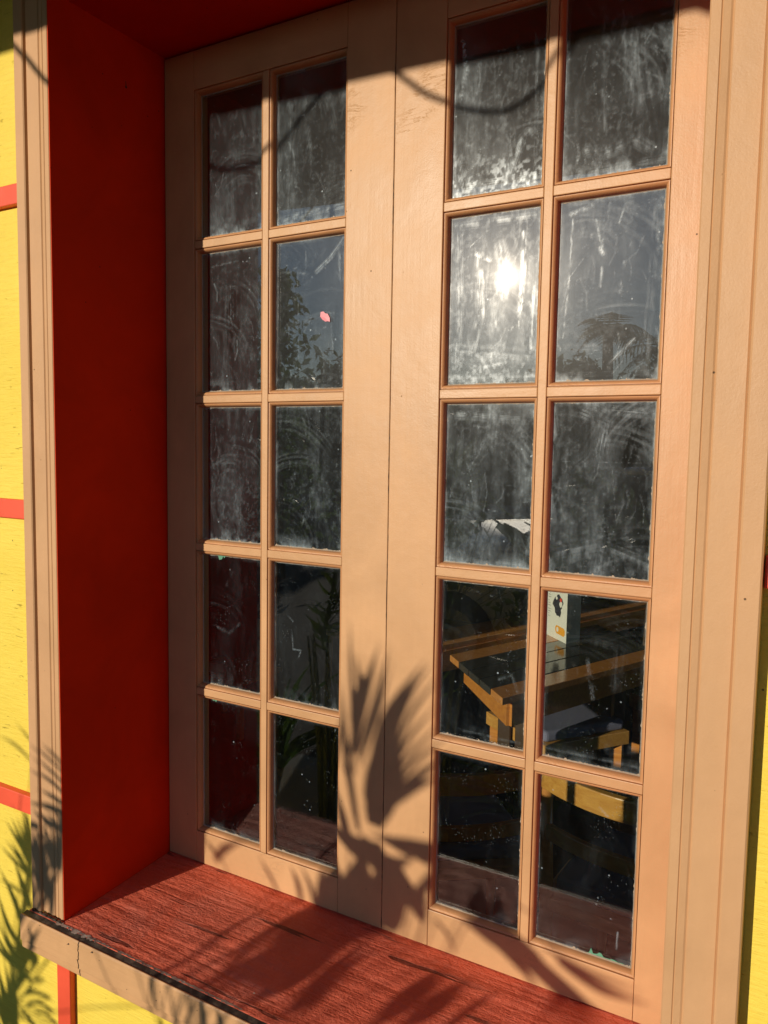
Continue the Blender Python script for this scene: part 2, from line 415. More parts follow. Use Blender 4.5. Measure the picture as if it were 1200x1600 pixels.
# --- dirt patterns per pane, in pane coordinates (s 0..1 left to right, t 0..1 bottom to top)
NS, NT = 104, 176
def fbm(nx, ny, seed, octv=5, pers=.55):
    r = np.random.default_rng(seed); out = np.zeros((NT, NS)); amp = 1; tot = 0
    for o in range(octv):
        gx, gy = max(2, int(nx*2**o)), max(2, int(ny*2**o))
        g = r.random((gy+2, gx+2)); X = np.linspace(0, gx, NS); Y = np.linspace(0, gy, NT)
        xi, yi = X.astype(int), Y.astype(int); fx, fy = X-xi, Y-yi; fx = fx*fx*(3-2*fx); fy = fy*fy*(3-2*fy)
        a_ = g[np.ix_(yi, xi)]; b_ = g[np.ix_(yi, xi+1)]; c_ = g[np.ix_(yi+1, xi)]; d_ = g[np.ix_(yi+1, xi+1)]
        out += amp*((a_*(1-fx)+b_*fx)*(1-fy)[:, None]+(c_*(1-fx)+d_*fx)*fy[:, None]); tot += amp; amp *= pers
    return out/tot
def fbmw(X, Y, seed, octv=4, pers=.55):
    out = 0; amp = 1; tot = 0
    for o in range(octv):
        r_ = np.random.default_rng(seed+o*17); g = r_.random((64, 64)); x_ = X*2**o; y_ = Y*2**o
        xi, yi = np.floor(x_).astype(int), np.floor(y_).astype(int); fx, fy = x_-xi, y_-yi; fx = fx*fx*(3-2*fx); fy = fy*fy*(3-2*fy)
        a_, b_, c_, d_ = g[yi % 64, xi % 64], g[yi % 64, (xi+1) % 64], g[(yi+1) % 64, xi % 64], g[(yi+1) % 64, (xi+1) % 64]
        out = out+amp*((a_*(1-fx)+b_*fx)*(1-fy)+(c_*(1-fx)+d_*fx)*fy); tot += amp; amp *= pers
    return out/tot
SS, TT = np.meshgrid(np.linspace(0, 1, NS), np.linspace(0, 1, NT))
def seg_mask(pts, wd, soft=.6):
    """pts in (s,t); width in s units; pane is 1.75 times as tall as wide"""
    best = np.full(SS.shape, 9.)
    for (s0, t0), (s1, t1) in zip(pts, pts[1:]):
        ax, ay = (s1-s0), (t1-t0)*1.75; L2 = ax*ax+ay*ay+1e-9
        px, py = SS-s0, (TT-t0)*1.75; q = np.clip((px*ax+py*ay)/L2, 0, 1)
        dd = np.hypot(px-q*ax, py-q*ay); sg = (px*ay-py*ax)/math.sqrt(L2)
        perp = np.where(dd < best, sg, perp) if best.min() < 8 else sg
        best = np.minimum(best, dd)
    # bristle lines run along the stroke
    r_ = np.random.default_rng(int(wd*1e4)+int(pts[0][0]*997)+int(pts[-1][1]*787)); tb = r_.random(64)
    br = np.interp((perp/wd+1)*12 % 63, np.arange(64), tb)
    return np.clip((wd-best)/(wd*.9), 0, 1)**.8*np.clip(br*1.7-.15, .05, 1.2)
EXPL = {   # (column, row): list of (points, width, amount); negative amounts wipe the film away
 (2, 1): [([(.55,.90),(.72,.74),(.80,.60)], .10, .10), ([(.20,.95),(.24,.55),(.20,.1)], .08, .10), ([(.08,.05),(.95,.07)], .05, .22), ([(.45,.6),(.5,.3)], .05, .10)],
 (2, 2): [([(.96,.97),(.80,.86),(.60,.78)], .035, .45), ([(.92,.88),(.93,.72)], .035, .35), ([(.10,.80),(.50,.77)], .02, .12), ([(.33,.80),(.34,.2)], .006, .25),
          ([(.40,.37),(.55,.50)], .012, .18), ([(.55,.62),(.5,.4)], .05, -.1), ([(.88,.52),(.86,.25)], .05, -.1), ([(.80,.5),(.84,.2)], .008, .28)],
 (1, 2): [([(.30,.74),(.80,.74)], .02, .10), ([(.45,.85),(.47,.45)], .008, .3), ([(.15,.9),(.6,.92)], .015, .2), ([(.5,.62),(.5,.4)], .22, -.08)],
 (3, 1): [([(.06,.03),(.95,.05)], .09, .55), ([(.12,.10),(.10,.22),(.14,.05)], .05, .4), ([(.62,.08),(.75,.25),(.85,.30)], .07, .45), ([(.30,.06),(.42,.16)], .05, .35),
          ([(.08,.90),(.14,.74),(.08,.60)], .04, .40), ([(.20,.86),(.52,.80)], .035, .16), ([(.48,.80),(.60,.79)], .012, .4), ([(.9,.8),(.9,.1)], .03, .12)],
 (4, 1): [([(.38,.83),(.40,.25)], .045, .13), ([(.55,.84),(.60,.30)], .03, .12), ([(.25,.15),(.45,.12),(.7,.16),(.85,.10)], .07, .20), ([(.85,.75),(.75,.66),(.93,.58)], .012, .22),
          ([(.78,.5),(.93,.45)], .012, .15), ([(.06,.02),(.95,.04)], .05, .16)],
 (3, 2): [([(.34,.75),(.36,.40),(.30,.22)], .07, .45), ([(.30,.77),(.45,.73)], .04, .5), ([(.56,.80),(.64,.66),(.60,.50)], .08, .55), ([(.82,.86),(.84,.58),(.78,.34)], .035, .8),
          ([(.50,.44),(.54,.28)], .04, .6), ([(.72,.32),(.62,.20)], .04, .5), ([(.05,.95),(.92,.95)], .05, .35), ([(.10,.92),(.12,.40),(.10,.15)], .05, .38), ([(.22,.82),(.42,.90)], .008, .5),
          ([(.05,.04),(.95,.04)], .05, .3), ([(.1,.2),(.9,.15)], .10, .22), ([(.95,.55),(.94,.2)], .02, .7), ([(.38,.1),(.62,.12)], .02, .5)],
 (4, 2): [([(.10,.93),(.30,.96)], .03, .35), ([(.12,.90),(.10,.55),(.06,.25)], .012, .4), ([(.46,.96),(.44,.80),(.42,.72)], .030, .45), ([(.34,.80),(.44,.70)], .03, .6), ([(.36,.88),(.42,.76)], .015, .5),
          ([(.42,.62),(.42,.52)], .02, .5), ([(.64,.64),(.62,.48)], .02, .35), ([(.10,.20),(.5,.18)], .05, .12), ([(.05,.04),(.95,.04)], .03, .25), ([(.55,.10),(.75,.22)], .025, .35), ([(.48,.78),(.66,.80)], .004, .3),
          ([(.58,.85),(.62,.95),(.70,.85)], .01, .35), ([(.92,.9),(.88,.1)], .05, .18), ([(.25,.68),(.10,.58),(.06,.4)], .006, .35)],
 (3, 3): [([(.15,.93),(.85,.90)], .06, .20), ([(.40,.90),(.36,.80)], .02, .2), ([(.05,.03),(.95,.03)], .03, .2), ([(.6,.5),(.9,.5)], .008, .25), ([(.85,.4),(.95,.41)], .008, .35), ([(.5,.35),(.62,.34)], .006, .3)],  # short level streaks at mid height are reflections painted into the film
 (4, 3): [([(.32,.93),(.52,.88),(.50,.72)], .08, .26), ([(.60,.95),(.95,.93)], .06, .25), ([(.15,.12),(.5,.18),(.9,.10)], .13, .16), ([(.05,.66),(.22,.655)], .005, .3), ([(.4,.66),(.95,.655)], .004, .2),  # thin level lines here paint a mirrored street line into the film
          ([(.80,.84),(.75,.70)], .14, -.09), ([(.5,.1),(.55,.25)], .07, -.12), ([(.6,.72),(.68,.3)], .006, .12)],
 (3, 4): [([(.70,.42),(.85,.46),(.90,.36)], .025, .22), ([(.2,.05),(.95,.04)], .02, .12), ([(.35,.95),(.60,.93)], .012, .3)],
 (4, 4): [([(.45,.62),(.50,.40)], .03, .14), ([(.55,.72),(.75,.70),(.72,.5)], .10, .05), ([(.05,.05),(.95,.05)], .025, .12), ([(.7,.12),(.9,.15)], .08, .10)],
 (2, 4): [([(.26,.50),(.30,.38),(.42,.38),(.38,.32)], .012, .3), ([(.2,.62),(.28,.58)], .012, .25)],
 (1, 4): [([(.25,.45),(.45,.42),(.62,.50)], .035, .08), ([(.5,.88),(.4,.78)], .03, .07)],
 (4, 5): [([(.86,.18),(.84,.08)], .012, .35), ([(.62,.88),(.70,.84)], .015, .25)],
}
ROWAMT = {1: .062, 2: .048, 3: .066, 4: .011, 5: .006}
def dirt(col, row):
    sd = col*10+row; base = ROWAMT[row]*(1.0 if col > 2 else .72)
    if (col, row) == (3, 2): base = .085
    if (col, row) == (4, 2): base = .040
    if (col, row) == (2, 2): base = .030
    A = fbm(2.2, 3, sd+100, 5); B = fbm(11, 1.6, sd+200, 4, .6); C = fbm(5, 7, sd+300, 5, .65)
    V = fbmw(SS*7+1.1*(A-.5)*3+.35*np.sin(TT*5+sd), TT*1.1+sd, sd+20, 5, .6)          # long runs down the pane
    Bg = fbmw(SS*1.6+sd, TT*1.9, sd+31, 3, .5)                                        # which areas were left dirty
    d = base*(.28+1.5*np.clip((Bg-.36)*3, 0, 1.3)*np.clip((V-.33)*3.4, .12, 1.6))
    rr = np.random.default_rng(sd+970)
    for _ in range(4):                                                                # arcs left by a wiping hand
        cx_, cy_, r0, wd_ = rr.uniform(-.2, 1.2), rr.uniform(-.3, .9), rr.uniform(.35, .9), rr.uniform(.10, .28)
        rad_ = np.hypot(SS-cx_, (TT-cy_)*1.75); an_ = np.arctan2((TT-cy_)*1.75, SS-cx_); a0 = rr.uniform(.2, 2.2); sp_ = rr.uniform(.5, 1.1)
        sec = np.clip(1-np.abs(an_-a0)/sp_, 0, 1)**.7*np.clip(1-np.abs(rad_-r0)/wd_, 0, 1)**.6
        d = d*(1-.45*sec)+base*1.9*sec*np.clip((fbmw(rad_*38+.6*A, an_*1.3+sd, sd+50+_, 3, .6)-.45)*4, 0, 1.5)
    rr = np.random.default_rng(sd+950)
    if row < 4:                                                   # broad wipes of a wet cloth, each with its bristle lines
        for _ in range(9):
            x_, y_ = rr.random(), rr.random(); L_ = .2+.4*rr.random(); cv = rr.normal()*.25; an = math.pi/2+rr.normal()*.35
            pts = [(x_+math.cos(an+cv*q)*L_*q/4*.6, y_-math.sin(an+cv*q)*L_*q/4) for q in range(5)]
            d = d+seg_mask(pts, .05+.13*rr.random())*base*(1.1*rr.random()-.2)*1.2*np.clip((C-.3)*3, .2, 1.2)
    # wiped swirls: arcs of film left by a cloth
    warp = A*3.1+TT*1.2+SS*.7; swirl = np.abs(np.sin(warp*9+C*4)); d += base*.9*np.clip(1-swirl*2.6, 0, 1)*np.clip((C-.45)*5, 0, 1)
    # vertical runs
    d += base*.9*np.clip((B-.60)*6, 0, 1)*np.clip((fbm(3, 5, sd+400)-.42)*4, 0, 1)
    # build-up towards the edges
    e = np.minimum(np.minimum(SS, 1-SS), np.minimum(TT, 1-TT)*1.75)
    edge = np.clip(1-e/.055, 0, 1)*(C > .42)*.35*np.clip((C-.4)*5, 0, 1); edge2 = np.clip(1-e/.018, 0, 1)*.4*np.clip((fbm(9, 14, sd+500)-.40)*6, 0, 1)
    bot = np.clip(1-TT/.10, 0, 1)*np.clip((C-.47)*6, 0, 1)*(.22 if row < 4 else .08)
    d += edge*(.4 if row < 4 else .15)+edge2+bot
    wob = 1+.9*(C-.5)
    F = fbm(26, 40, sd+700, 2, .6)
    if row < 4:
        rr = np.random.default_rng(sd+900)
        for _ in range(26 if col > 2 else 16):
            x_, y_ = rr.random(), rr.random(); an = rr.normal(0, .35)+(math.pi/2 if rr.random() < .75 else rr.random()*3); L_ = .03+.22*rr.random()**2
            d = d+seg_mask([(x_, y_), (x_+math.cos(an)*L_*.5+.01, y_+math.sin(an)*L_*.5), (x_+math.cos(an+.2)*L_, y_+math.sin(an+.2)*L_)], .006+.012*rr.random()**2)*(.05+.16*rr.random()**2)
        d = d*(.72+.6*F)+base*.8*np.clip((F-.60)*9, 0, 1)*np.clip((A-.4)*4, 0, 1)
    if (col, row) in ((3, 1), (3, 2)):                    # crust of splashes low on the pane
        reg = np.clip(1-TT/(.22+.5*(C-.4)), 0, 1); d = d+reg*np.clip((F-.52)*7, 0, 1)*(.5 if row == 1 else .22)
    for pts, wd, amt in EXPL.get((col, row), []):
        pts2 = [(s_+.012*math.sin(17*t_+sd), t_) for s_, t_ in pts]
        mk = seg_mask(pts2, wd*1.0)*np.clip(wob, .2, 1.6)*np.clip((fbm(20, 14, sd+600+int(wd*1e3))-.33)*3.6, .0, 1.3)
        d = d+mk*amt*.85
    return np.clip(d, 0, .85)

def pane(bmx0, x1, z0, z1, col, row, parent):
    """glass sheet 3 mm thick with its outer face divided finely to carry the film of dirt"""
    x0 = bmx0; cx, cz = (x0+x1)/2, (z0+z1)/2; y = GD
    X = np.linspace(x0-cx, x1-cx, NS); Z = np.linspace(z0-cz, z1-cz, NT)
    verts = [(xx, 0, zz) for zz in Z for xx in X]; n0 = len(verts)
    faces = [(j*NS+i, j*NS+i+1, (j+1)*NS+i+1, (j+1)*NS+i) for j in range(NT-1) for i in range(NS-1)]
    a_, b_, c_, d_ = X[0], X[-1], Z[0], Z[-1]
    verts += [(a_, .003, c_), (b_, .003, c_), (b_, .003, d_), (a_, .003, d_)]
    faces += [(n0, n0+3, n0+2, n0+1)]
    me = bpy.data.meshes.new('pane'); me.from_pydata(verts, [], faces)
    me.materials.append(M['glass_dirty']); me.materials.append(M['glass'])
    me.polygons[len(faces)-1].material_index = 1
    at = me.attributes.new('dirt', 'FLOAT', 'POINT')
    at.data.foreach_set('value', np.concatenate([dirt(col, row).ravel(), np.zeros(4)]).astype(np.float32))
    at = me.attributes.new('haze', 'FLOAT', 'POINT')
    at.data.foreach_set('value', np.full(len(verts), {1: .8, 2: 1., 3: .6, 4: .12, 5: .05}[row], np.float32))
    o = bpy.data.objects.new('pane', me); link(o, parent, (cx, y, cz)); return o

def ragged(bm, p0, p1, nrm, amp, n, y):
    """thin ragged flake strip from p0 to p1 in the xz plane, spreading along nrm"""
    p0, p1, nrm = np.array(p0), np.array(p1), np.array(nrm); A = []; B = []
    for i in range(n+1):
        q = p0+(p1-p0)*i/n; h = amp*(random.random()**2.2)*(.3+1.5*max(0, math.sin(i*.37+p0[0]*90+p0[1]*70)))*(0 if i in (0, n) else 1)+.0002
        A.append(bm.verts.new((q[0], y, q[1]))); r_ = q+nrm*h; B.append(bm.verts.new((r_[0], y, r_[1])))
    for i in range(n): bm.faces.new((A[i], A[i+1], B[i+1], B[i]))

win = thing('window', 'tan pair of ten pane casements with dirty glass in a deep red recess', 'window', (XM, YF, ZS))
def build_sash(x0, left):
    """x0: left edge of the glazed opening"""
    sx0, sx1 = (XL+.0015, XM-.0003) if left else (XM+.0003, XR-.0015)
    ox0, ox1 = x0, x0+X2; zt, zb = ZH-.003, ZS+.0012; T = .034; jj = .0004
    bm = bmesh.new()
    box(bm, sx0, ox0, 0, T, zb, zt); box(bm, ox1, sx1, 0, T, zb, zt)
    sash = obj('sash', bm, M['tan_v'], win, org=(sx0, 0, zb), bevel=.0012)
    sash['label'] = 'left casement sash, partly shaded by the recess' if left else 'right casement sash with the sun glinting in it'
    bm = bmesh.new(); box(bm, ox0+jj, ox1-jj, .0003, T, ZR[0], zt); obj('top_rail', bm, M['tan_h'], sash, bevel=.0008)
    bm = bmesh.new(); box(bm, ox0+jj, ox1-jj, .0003, T, zb, ZR[5]); obj('bottom_rail', bm, M['tan_h'], sash, bevel=.0008)
    cxm = x0+XC; hw = MW/2
    bm = bmesh.new(); box(bm, cxm-hw, cxm+hw, .0006, T-.006, ZR[5]+.0003, ZR[0]-.0003); obj('muntin', bm, M['tan_v'], sash, bevel=.0012)
    for k in range(1, 5):
        bm = bmesh.new()
        for a_, b_ in ((ox0+.0003, cxm-hw-.0002), (cxm+hw+.0002, ox1-.0003)): box(bm, a_, b_, .0008, T-.006, ZR[k]-hw-.0004, ZR[k]+hw+.0004)
        obj('muntin', bm, M['tan_h'], sash, bevel=.0012)
    prof = mould_profile(GD, BWD)
    for ci, (a_, b_) in enumerate(((ox0, cxm-hw), (cxm+hw, ox1))):
        for k in range(5):
            z1 = ZR[k]-(hw+.0004 if k else 0); z0 = ZR[k+1]+(hw+.0004 if k < 4 else 0)
            bm = bmesh.new(); loop_sweep(bm, a_, b_, z0, z1, prof, .0006)
            bd = obj('bead', bm, M['bead'], sash, org=((a_+b_)/2, 0, (z0+z1)/2))
            bm = bmesh.new()
            w0 = BWD-.0016; loop_sweep(bm, a_, b_, z0, z1, [(w0, GD-.0016), (w0+.0011, GD-.0004), (w0+.0013, GD+.0006)], 0)
            # ragged putty left on the glass
            yy = GD-.00025; i0 = w0+.0012
            for p0, p1, nr, am in (((a_+i0, z0+i0), (b_-i0, z0+i0), (0, 1), .0016), ((a_+i0, z1-i0), (b_-i0, z1-i0), (0, -1), .0006), ((a_+i0, z0+i0), (a_+i0, z1-i0), (1, 0), .0004), ((b_-i0, z0+i0), (b_-i0, z1-i0), (-1, 0), .0009)):
                ragged(bm, p0, p1, nr, am, 90, yy)
            obj('putty', bm, M['putty'], sash, org=((a_+b_)/2, 0, (z0+z1)/2))
            pi = BWD-.0012
            pane(a_+pi, b_-pi, z0+pi, z1-pi, (0 if left else 2)+ci+1, k+1, sash)
    return sash
sashL = build_sash(0.0, True); sashR = build_sash(SB, False)
bm = bmesh.new(); rj = random.Random(5); prev = None
for i in range(221):
    z = ZS+.004+(ZH-ZS-.008)*i/220; x = XM+.0004*math.sin(i*.21)+rj.uniform(-.00025, .00025); w_ = .00015+.0008*max(0, rj.random()-.45)*(1 if math.sin(i*.07+1) > -.2 else .3)
    cur = [bm.verts.new((x-w_, -.00035, z)), bm.verts.new((x+w_, -.00035, z))]
    if prev: bm.faces.new((prev[0], prev[1], cur[1], cur[0]))
    prev = cur
obj('open_joint', bm, M['nail'], win)
# flecks of an older teal paint that show at the glass edge
def chipset(sash, x0, x1, z, nr, amp, n):
    bm = bmesh.new(); ragged(bm, (x0, z), (x1, z), (0, nr), amp, n, GD-.0009); obj('paint_fleck', bm, M['teal'], sash)
pi = BWD+MW/2
chipset(sashL, .035, .075, ZR[3]-pi+.001, -1, .006, 14); chipset(sashL, .022, .040, ZR[4]-pi+.001, -1, .005, 8)
chipset(sashL, .268, .284, ZR[4]-pi+.001, -1, .008, 6); chipset(sashR, XC+SB+.055, XC+SB+.082, ZR[4]-pi+.001, -1, .006, 12)
chipset(sashR, SB+XC+.085, SB+XC+.135, BWD+.0005, 1, .006, 18)

# jambs, head, sill
for x0, x1, l0, l1 in ((XL-.03, XL, XL-.0012, XL), (XR, XR+.03, XR-.0006, XR+.0006)):
    bm = bmesh.new(); box(bm, x0, x1, YW+.002, .05, ZS-.03, ZH+.03)
    yf_ = YF-.0005 if l1 == XL else YW-.012                # the right lip stays behind the moulding
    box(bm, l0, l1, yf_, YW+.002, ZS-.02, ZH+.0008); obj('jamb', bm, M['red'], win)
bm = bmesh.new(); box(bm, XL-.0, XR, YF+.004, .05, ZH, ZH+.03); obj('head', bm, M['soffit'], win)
ZF = ZS-.0105                                     # the sill falls towards its front edge
bm = bmesh.new(); prism(bm, [(-.2345, ZF-.02), (-.2345, ZF), (.05, ZS+.0022), (.05, ZS-.03)], 0, XL, XR)
prism(bm, [(-.2343, ZF-.0203), (-.2343, ZF-.0003), (YF-.0005, ZF+.0001), (YF-.0005, ZF-.02)], 0, CWL-.002, XL-.0001)
prism(bm, [(-.2343, ZF-.0203), (-.2343, ZF-.0003), (YF-.0005, ZF+.0001), (YF-.0005, ZF-.02)], 0, XR+.0001, CWR+.002)
obj('sill', bm, M['sill'], win, bevel=.0015)
# moulded casings
def cas_prof(sgn, xin):
    q = [(0,.0),(0,-.0175),(.0015,-.019),(.0102,-.0188),(.0112,-.0176),(.0124,-.0188),(.0185,-.0178),(.0205,-.0166),(.0222,-.0182),(.0485,-.0182),(.0498,-.0172),(.0512,-.0212),(.0530,-.0225),(.0705,-.0225),(.0722,-.021),(.0722,0)]
    return [(xin+sgn*o*(.948 if sgn > 0 else 1.), YW+d) for o, d in q]
for sgn, xin in ((-1, XL-.0013), (1, XR)):
    bm = bmesh.new(); prism(bm, cas_prof(sgn, xin), 2, ZF+.0008, ZH+.0725); obj('casing', bm, M['tan_cas'], win, org=(xin, YF, ZS))
bm = bmesh.new(); prism(bm, [(y, ZH+(x-XR)) for x, y in cas_prof(1, XR)], 0, XL+.0002, XR-.0002); obj('head_casing', bm, M['tan_h'], win)
# nose: dark flashing strip and moulded tan board
NX0, NX1 = -.1465, .905; NZ = -.0665
bm = bmesh.new(); prism(bm, [(-.2348, ZF-.0008), (-.2348, ZF-.02), (-.2425, ZF-.02), (-.2440, ZF-.0040), (-.2428, ZF-.0026)], 0, NX0+.001, NX1-.001); obj('flashing', bm, M['flash'], win)
bm = bmesh.new(); prism(bm, [(YW-.001, NZ-.0215), (-.2455, NZ-.0035), (-.2475, NZ-.0060), (-.2475, NZ-.046), (-.2450, NZ-.049), (-.2445, NZ-.0600), (-.2425, NZ-.0620), (-.2330, NZ-.0640), (YW-.001, NZ-.0640)], 0, NX0, NX1)
nb = obj('nose_board', bm, M['nose'], win, org=(-.06, YF, NZ), bevel=.0008)
nb['label'] = 'tan board under the sill with a jagged vertical paint split'
# flaking cream paint between the red sill and the dark strip
for x0, x1, am, n in ((-.075, .02, .006, 34), (.0, .12, .0022, 40), (.10, .30, .0028, 60)):
    bm = bmesh.new(); vs = []
    for i in range(n+1):
        x = x0+(x1-x0)*i/n; e = am*random.random()*(0 if i in (0, n) else 1)
        f = am*.6*random.random()*(0 if i in (0, n) else 1)
        vs.append([bm.verts.new((x, -.2340-e-.0005, ZF+.0013-.12*e+.0006*random.random())), bm.verts.new((x, -.2320+f, ZF+.0006))])
    for i in range(n): bm.faces.new((vs[i][0], vs[i+1][0], vs[i+1][1], vs[i][1]))
    obj('paint_flake', bm, M['chip'], win)
# ragged row of dark blocks where the casing foot meets the flashing
bm = bmesh.new()
for i in range(16):
    x = -.135+.070*i/16; box(bm, x, x+.0035+random.random()*.002, -.2335, -.2300, ZF+.0002, ZF+.0012+.0022*random.random())
obj('dark_foot_strip', bm, M['flash'], win)
# rust-stained nail marks on the nose board
for u, v_ in ((212, 1750-1200), (107, 1476-0), (145, 1488), (193, 1532)):
    pass
for u, v_, sz in ((107, 1475, .0016), (144, 1488, .0018), (62, 1446, .0008), (123, 1478, .0007), (120, 1500, .0007), (155, 1501, .0006), (250, 1550, .0007), (198, 1546, .0007)):
    p = unproj(u, v_, 1, -.2478); bm = bmesh.new()
    bmesh.ops.create_icosphere(bm, subdivisions=2, radius=sz, matrix=Matrix.Translation(Vector(p)) @ Matrix.Diagonal((1.0, .5, .8, 1)))
    if sz > .001: tube(bm, [p, p+np.array([-.004, .0003, -.0022])], [sz*.5, sz*.15], 6)
    obj('nail_mark', bm, M['nail'], win)

# plain shop window further left (outside the picture, it lets the low sun into the room)
bpy.context.view_layer.update()
sw = thing('shop_window', 'large single pane window with a plain tan frame, left of the recessed casements', 'window', ((SX0+SX1)/2, YW, ZS))
bm = bmesh.new(); fy0, fy1 = YW-.02, YW+.05
for b_ in ((SX0-.06, SX0, ZS-.055, ZH+.045), (SX1, SX1+.06, ZS-.055, ZH+.045), (SX0, SX1, ZS-.055, ZS), (SX0, SX1, ZH, ZH+.045)): box(bm, b_[0], b_[1], fy0, fy1, b_[2], b_[3])
obj('frame', bm, M['tan_v'], sw, bevel=.002)
bm = bmesh.new(); box(bm, SX0, SX1, YW+.02, YW+.024, ZS, ZH); obj('pane', bm, M['glass'], sw)

p = unproj(197, 136, 0, XL); bm = bmesh.new()
bmesh.ops.create_icosphere(bm, subdivisions=2, radius=.0022, matrix=Matrix.Translation(Vector(p)) @ Matrix.Diagonal((.4, 1, 1, 1)))
tube(bm, [p+np.array([.0002, 0, .001]), p+np.array([.0002, -.001, .009])], [.0008, .0003], 6); obj('nail_mark', bm, M['nail'], win)
# pink petal stuck to the glass
p = unproj(508, 496, 1, GD-.001); bm = bmesh.new()
out = [(-.0088, .002), (-.0082, .0088), (-.0030, .0092), (.0008, .0060), (.0046, .0052), (.0088, -.0010), (.0090, -.0072), (.0052, -.0060), (.0012, -.0066), (-.0050, -.0030)]
c0 = bm.verts.new((p[0], p[1]-.0016, p[2])); vs = [bm.verts.new((p[0]+x, p[1]-.0003+random.uniform(-.0004, .0002), p[2]+z)) for x, z in out]
for i in range(len(vs)): bm.faces.new((c0, vs[i], vs[(i+1) % len(vs)]))
tag(obj('petal', bm, M['pink'], None, org=tuple(p)), 'small pink flower petal stuck to a pane of the left sash', 'petal')

# ------------------------------------------------------------------ furniture inside
TZ = -.15
def slab(bm, pts, z0, z1):
    A = [bm.verts.new((x, y, z1)) for x, y in pts]; B = [bm.verts.new((x, y, z0)) for x, y in pts]; n = len(A)
    bm.faces.new(A); bm.faces.new(B[::-1])
    for i in range(n): bm.faces.new((A[i], B[i], B[(i+1) % n], A[(i+1) % n]))
M['laminate'] = MT('dark_grey_laminate', (.055, .052, .045), .12, .6).m
M['leg_wood'] = MT('dark_brown_leg', (.06, .03, .015), .4).m  # legs coloured dark so they look unlit where sun reaches them
def table(label, c, group, leg_in=.07, planks=5, mat='wood_dk'):
    """c: four corners (x, y) going round; planks run from edge 0-1 to edge 3-2"""
    c = [np.array(q, float) for q in c]; cen = sum(c)/4
    t = thing('dining_table', label, 'table', (cen[0], cen[1], GZ), group)
    for k in range(planks):
        a0, a1 = k/planks, (k+1)/planks-.012
        P = [c[0]+(c[1]-c[0])*a0, c[0]+(c[1]-c[0])*a1, c[3]+(c[2]-c[3])*a1, c[3]+(c[2]-c[3])*a0]
        bm = bmesh.new(); slab(bm, P, TZ-.026, TZ); obj('plank', bm, M[mat if planks < 3 or k in (0, planks-1) else 'laminate'], t, bevel=.002)
    ins = [q+(cen-q)/np.linalg.norm(cen-q)*.07 for q in c]
    for i in range(4):
        p, q = ins[i], ins[(i+1) % 4]; d = (q-p)/np.linalg.norm(q-p); nn = np.array([-d[1], d[0]])*.011
        bm = bmesh.new(); slab(bm, [p+nn, q+nn, q-nn, p-nn], TZ-.115, TZ-.0262); obj('apron', bm, M['wood'], t)
        l = p+(cen-p)/np.linalg.norm(cen-p)*.17
        bm = bmesh.new(); slab(bm, [l+np.array(s)*.027 for s in ((-1,-1),(1,-1),(1,1),(-1,1))], GZ+.001, TZ-.027); obj('leg', bm, M['leg_wood'], t, bevel=.003)
    return t
def up(u, v, z=TZ): return unproj(u, v, 2, z)[:2]
tc = [up(703, 1023), up(786, 1092), up(1012, 1031), up(905, 966)]
# extend the table out to the right beyond the last pane
tc[2] = tc[1]+(tc[2]-tc[1])*1.15; tc[3] = tc[0]+(tc[2]-tc[1])*1.0
table('wood edged table with dark centre, the menu card standing on it', tc, 'tables in the room')
b0 = up(682, 985); b1 = up(684, 1010); b2 = b1+(up(822, 982)-b1)*3.2; b3 = b0+(b2-b1)
b0 = b0-(b2-b1)*.25; b1 = b1-(b2-b1)*.25
table('long narrow brown table behind the one holding the menu card', [b0, b1, b2, b3], 'tables in the room', planks=1)

def chair(label, loc, rz, group='wooden chairs round the tables', top='wood_gold', bh_=.79):
    t = thing('chair', label, 'chair', (loc[0], loc[1], GZ), group)
    def P(x, y, z):                                  # local: back at -y
        c_, s_ = math.cos(rz), math.sin(rz); return (loc[0]+x*c_-y*s_, loc[1]+x*s_+y*c_, GZ+z)
    def curved(z0, z1, w_, bow, th, yb, n=12):
        bm = bmesh.new(); rg = []
        for i in range(n+1):
            s_ = -1+2*i/n; x = s_*w_/2; y = yb-bow*(1-s_*s_)
            rg.append([bm.verts.new(P(x, y+dy, z)) for dy, z in ((0, z0), (th, z0), (th, z1), (0, z1))])
        for i in range(n):
            for k in range(4): bm.faces.new((rg[i][k], rg[i+1][k], rg[i+1][(k+1) % 4], rg[i][(k+1) % 4]))
        bm.faces.new(rg[0]); bm.faces.new(rg[-1][::-1]); return bm
    obj('top_rail', curved(bh_-.056, bh_, .44, .06, .022, -.21), M[top], t, bevel=.003)
    obj('back_rail', curved(bh_-.19, bh_-.15, .41, .045, .018, -.205), M[top], t, bevel=.003)
    for s_ in (-1, 1):
        bm = bmesh.new(); tube(bm, [P(s_*.195, -.18, .0), P(s_*.20, -.19, .45), P(s_*.205, -.195, bh_-.03)], [.014, .019, .014], 8); obj('leg', bm, M['wood_dk'], t, smooth=True)
        bm = bmesh.new(); tube(bm, [P(s_*.19, .19, 0), P(s_*.185, .18, .43)], [.013, .019], 8); obj('leg', bm, M['wood_dk'], t, smooth=True)
    bm = bmesh.new(); pts = [(-.21, -.2), (.21, -.2), (.225, .0), (.21, .2), (-.21, .2), (-.225, 0)]
    slab(bm, [P(x, y, 0)[:2] for x, y in pts], GZ+.41, GZ+.445); obj('seat', bm, M['wood'], t, bevel=.004)
    bm = bmesh.new(); pts = [(-.185, -.17), (.185, -.17), (.20, .0), (.185, .18), (-.185, .18), (-.20, 0)]
    slab(bm, [P(x, y, 0)[:2] for x, y in pts], GZ+.446, GZ+.49); obj('cushion', bm, M['cushion'], t, bevel=.014, seg=3)
    return t
chair('golden chair with a curved back, nearest the glass of the right sash', (.60, 1.04), R(-8))
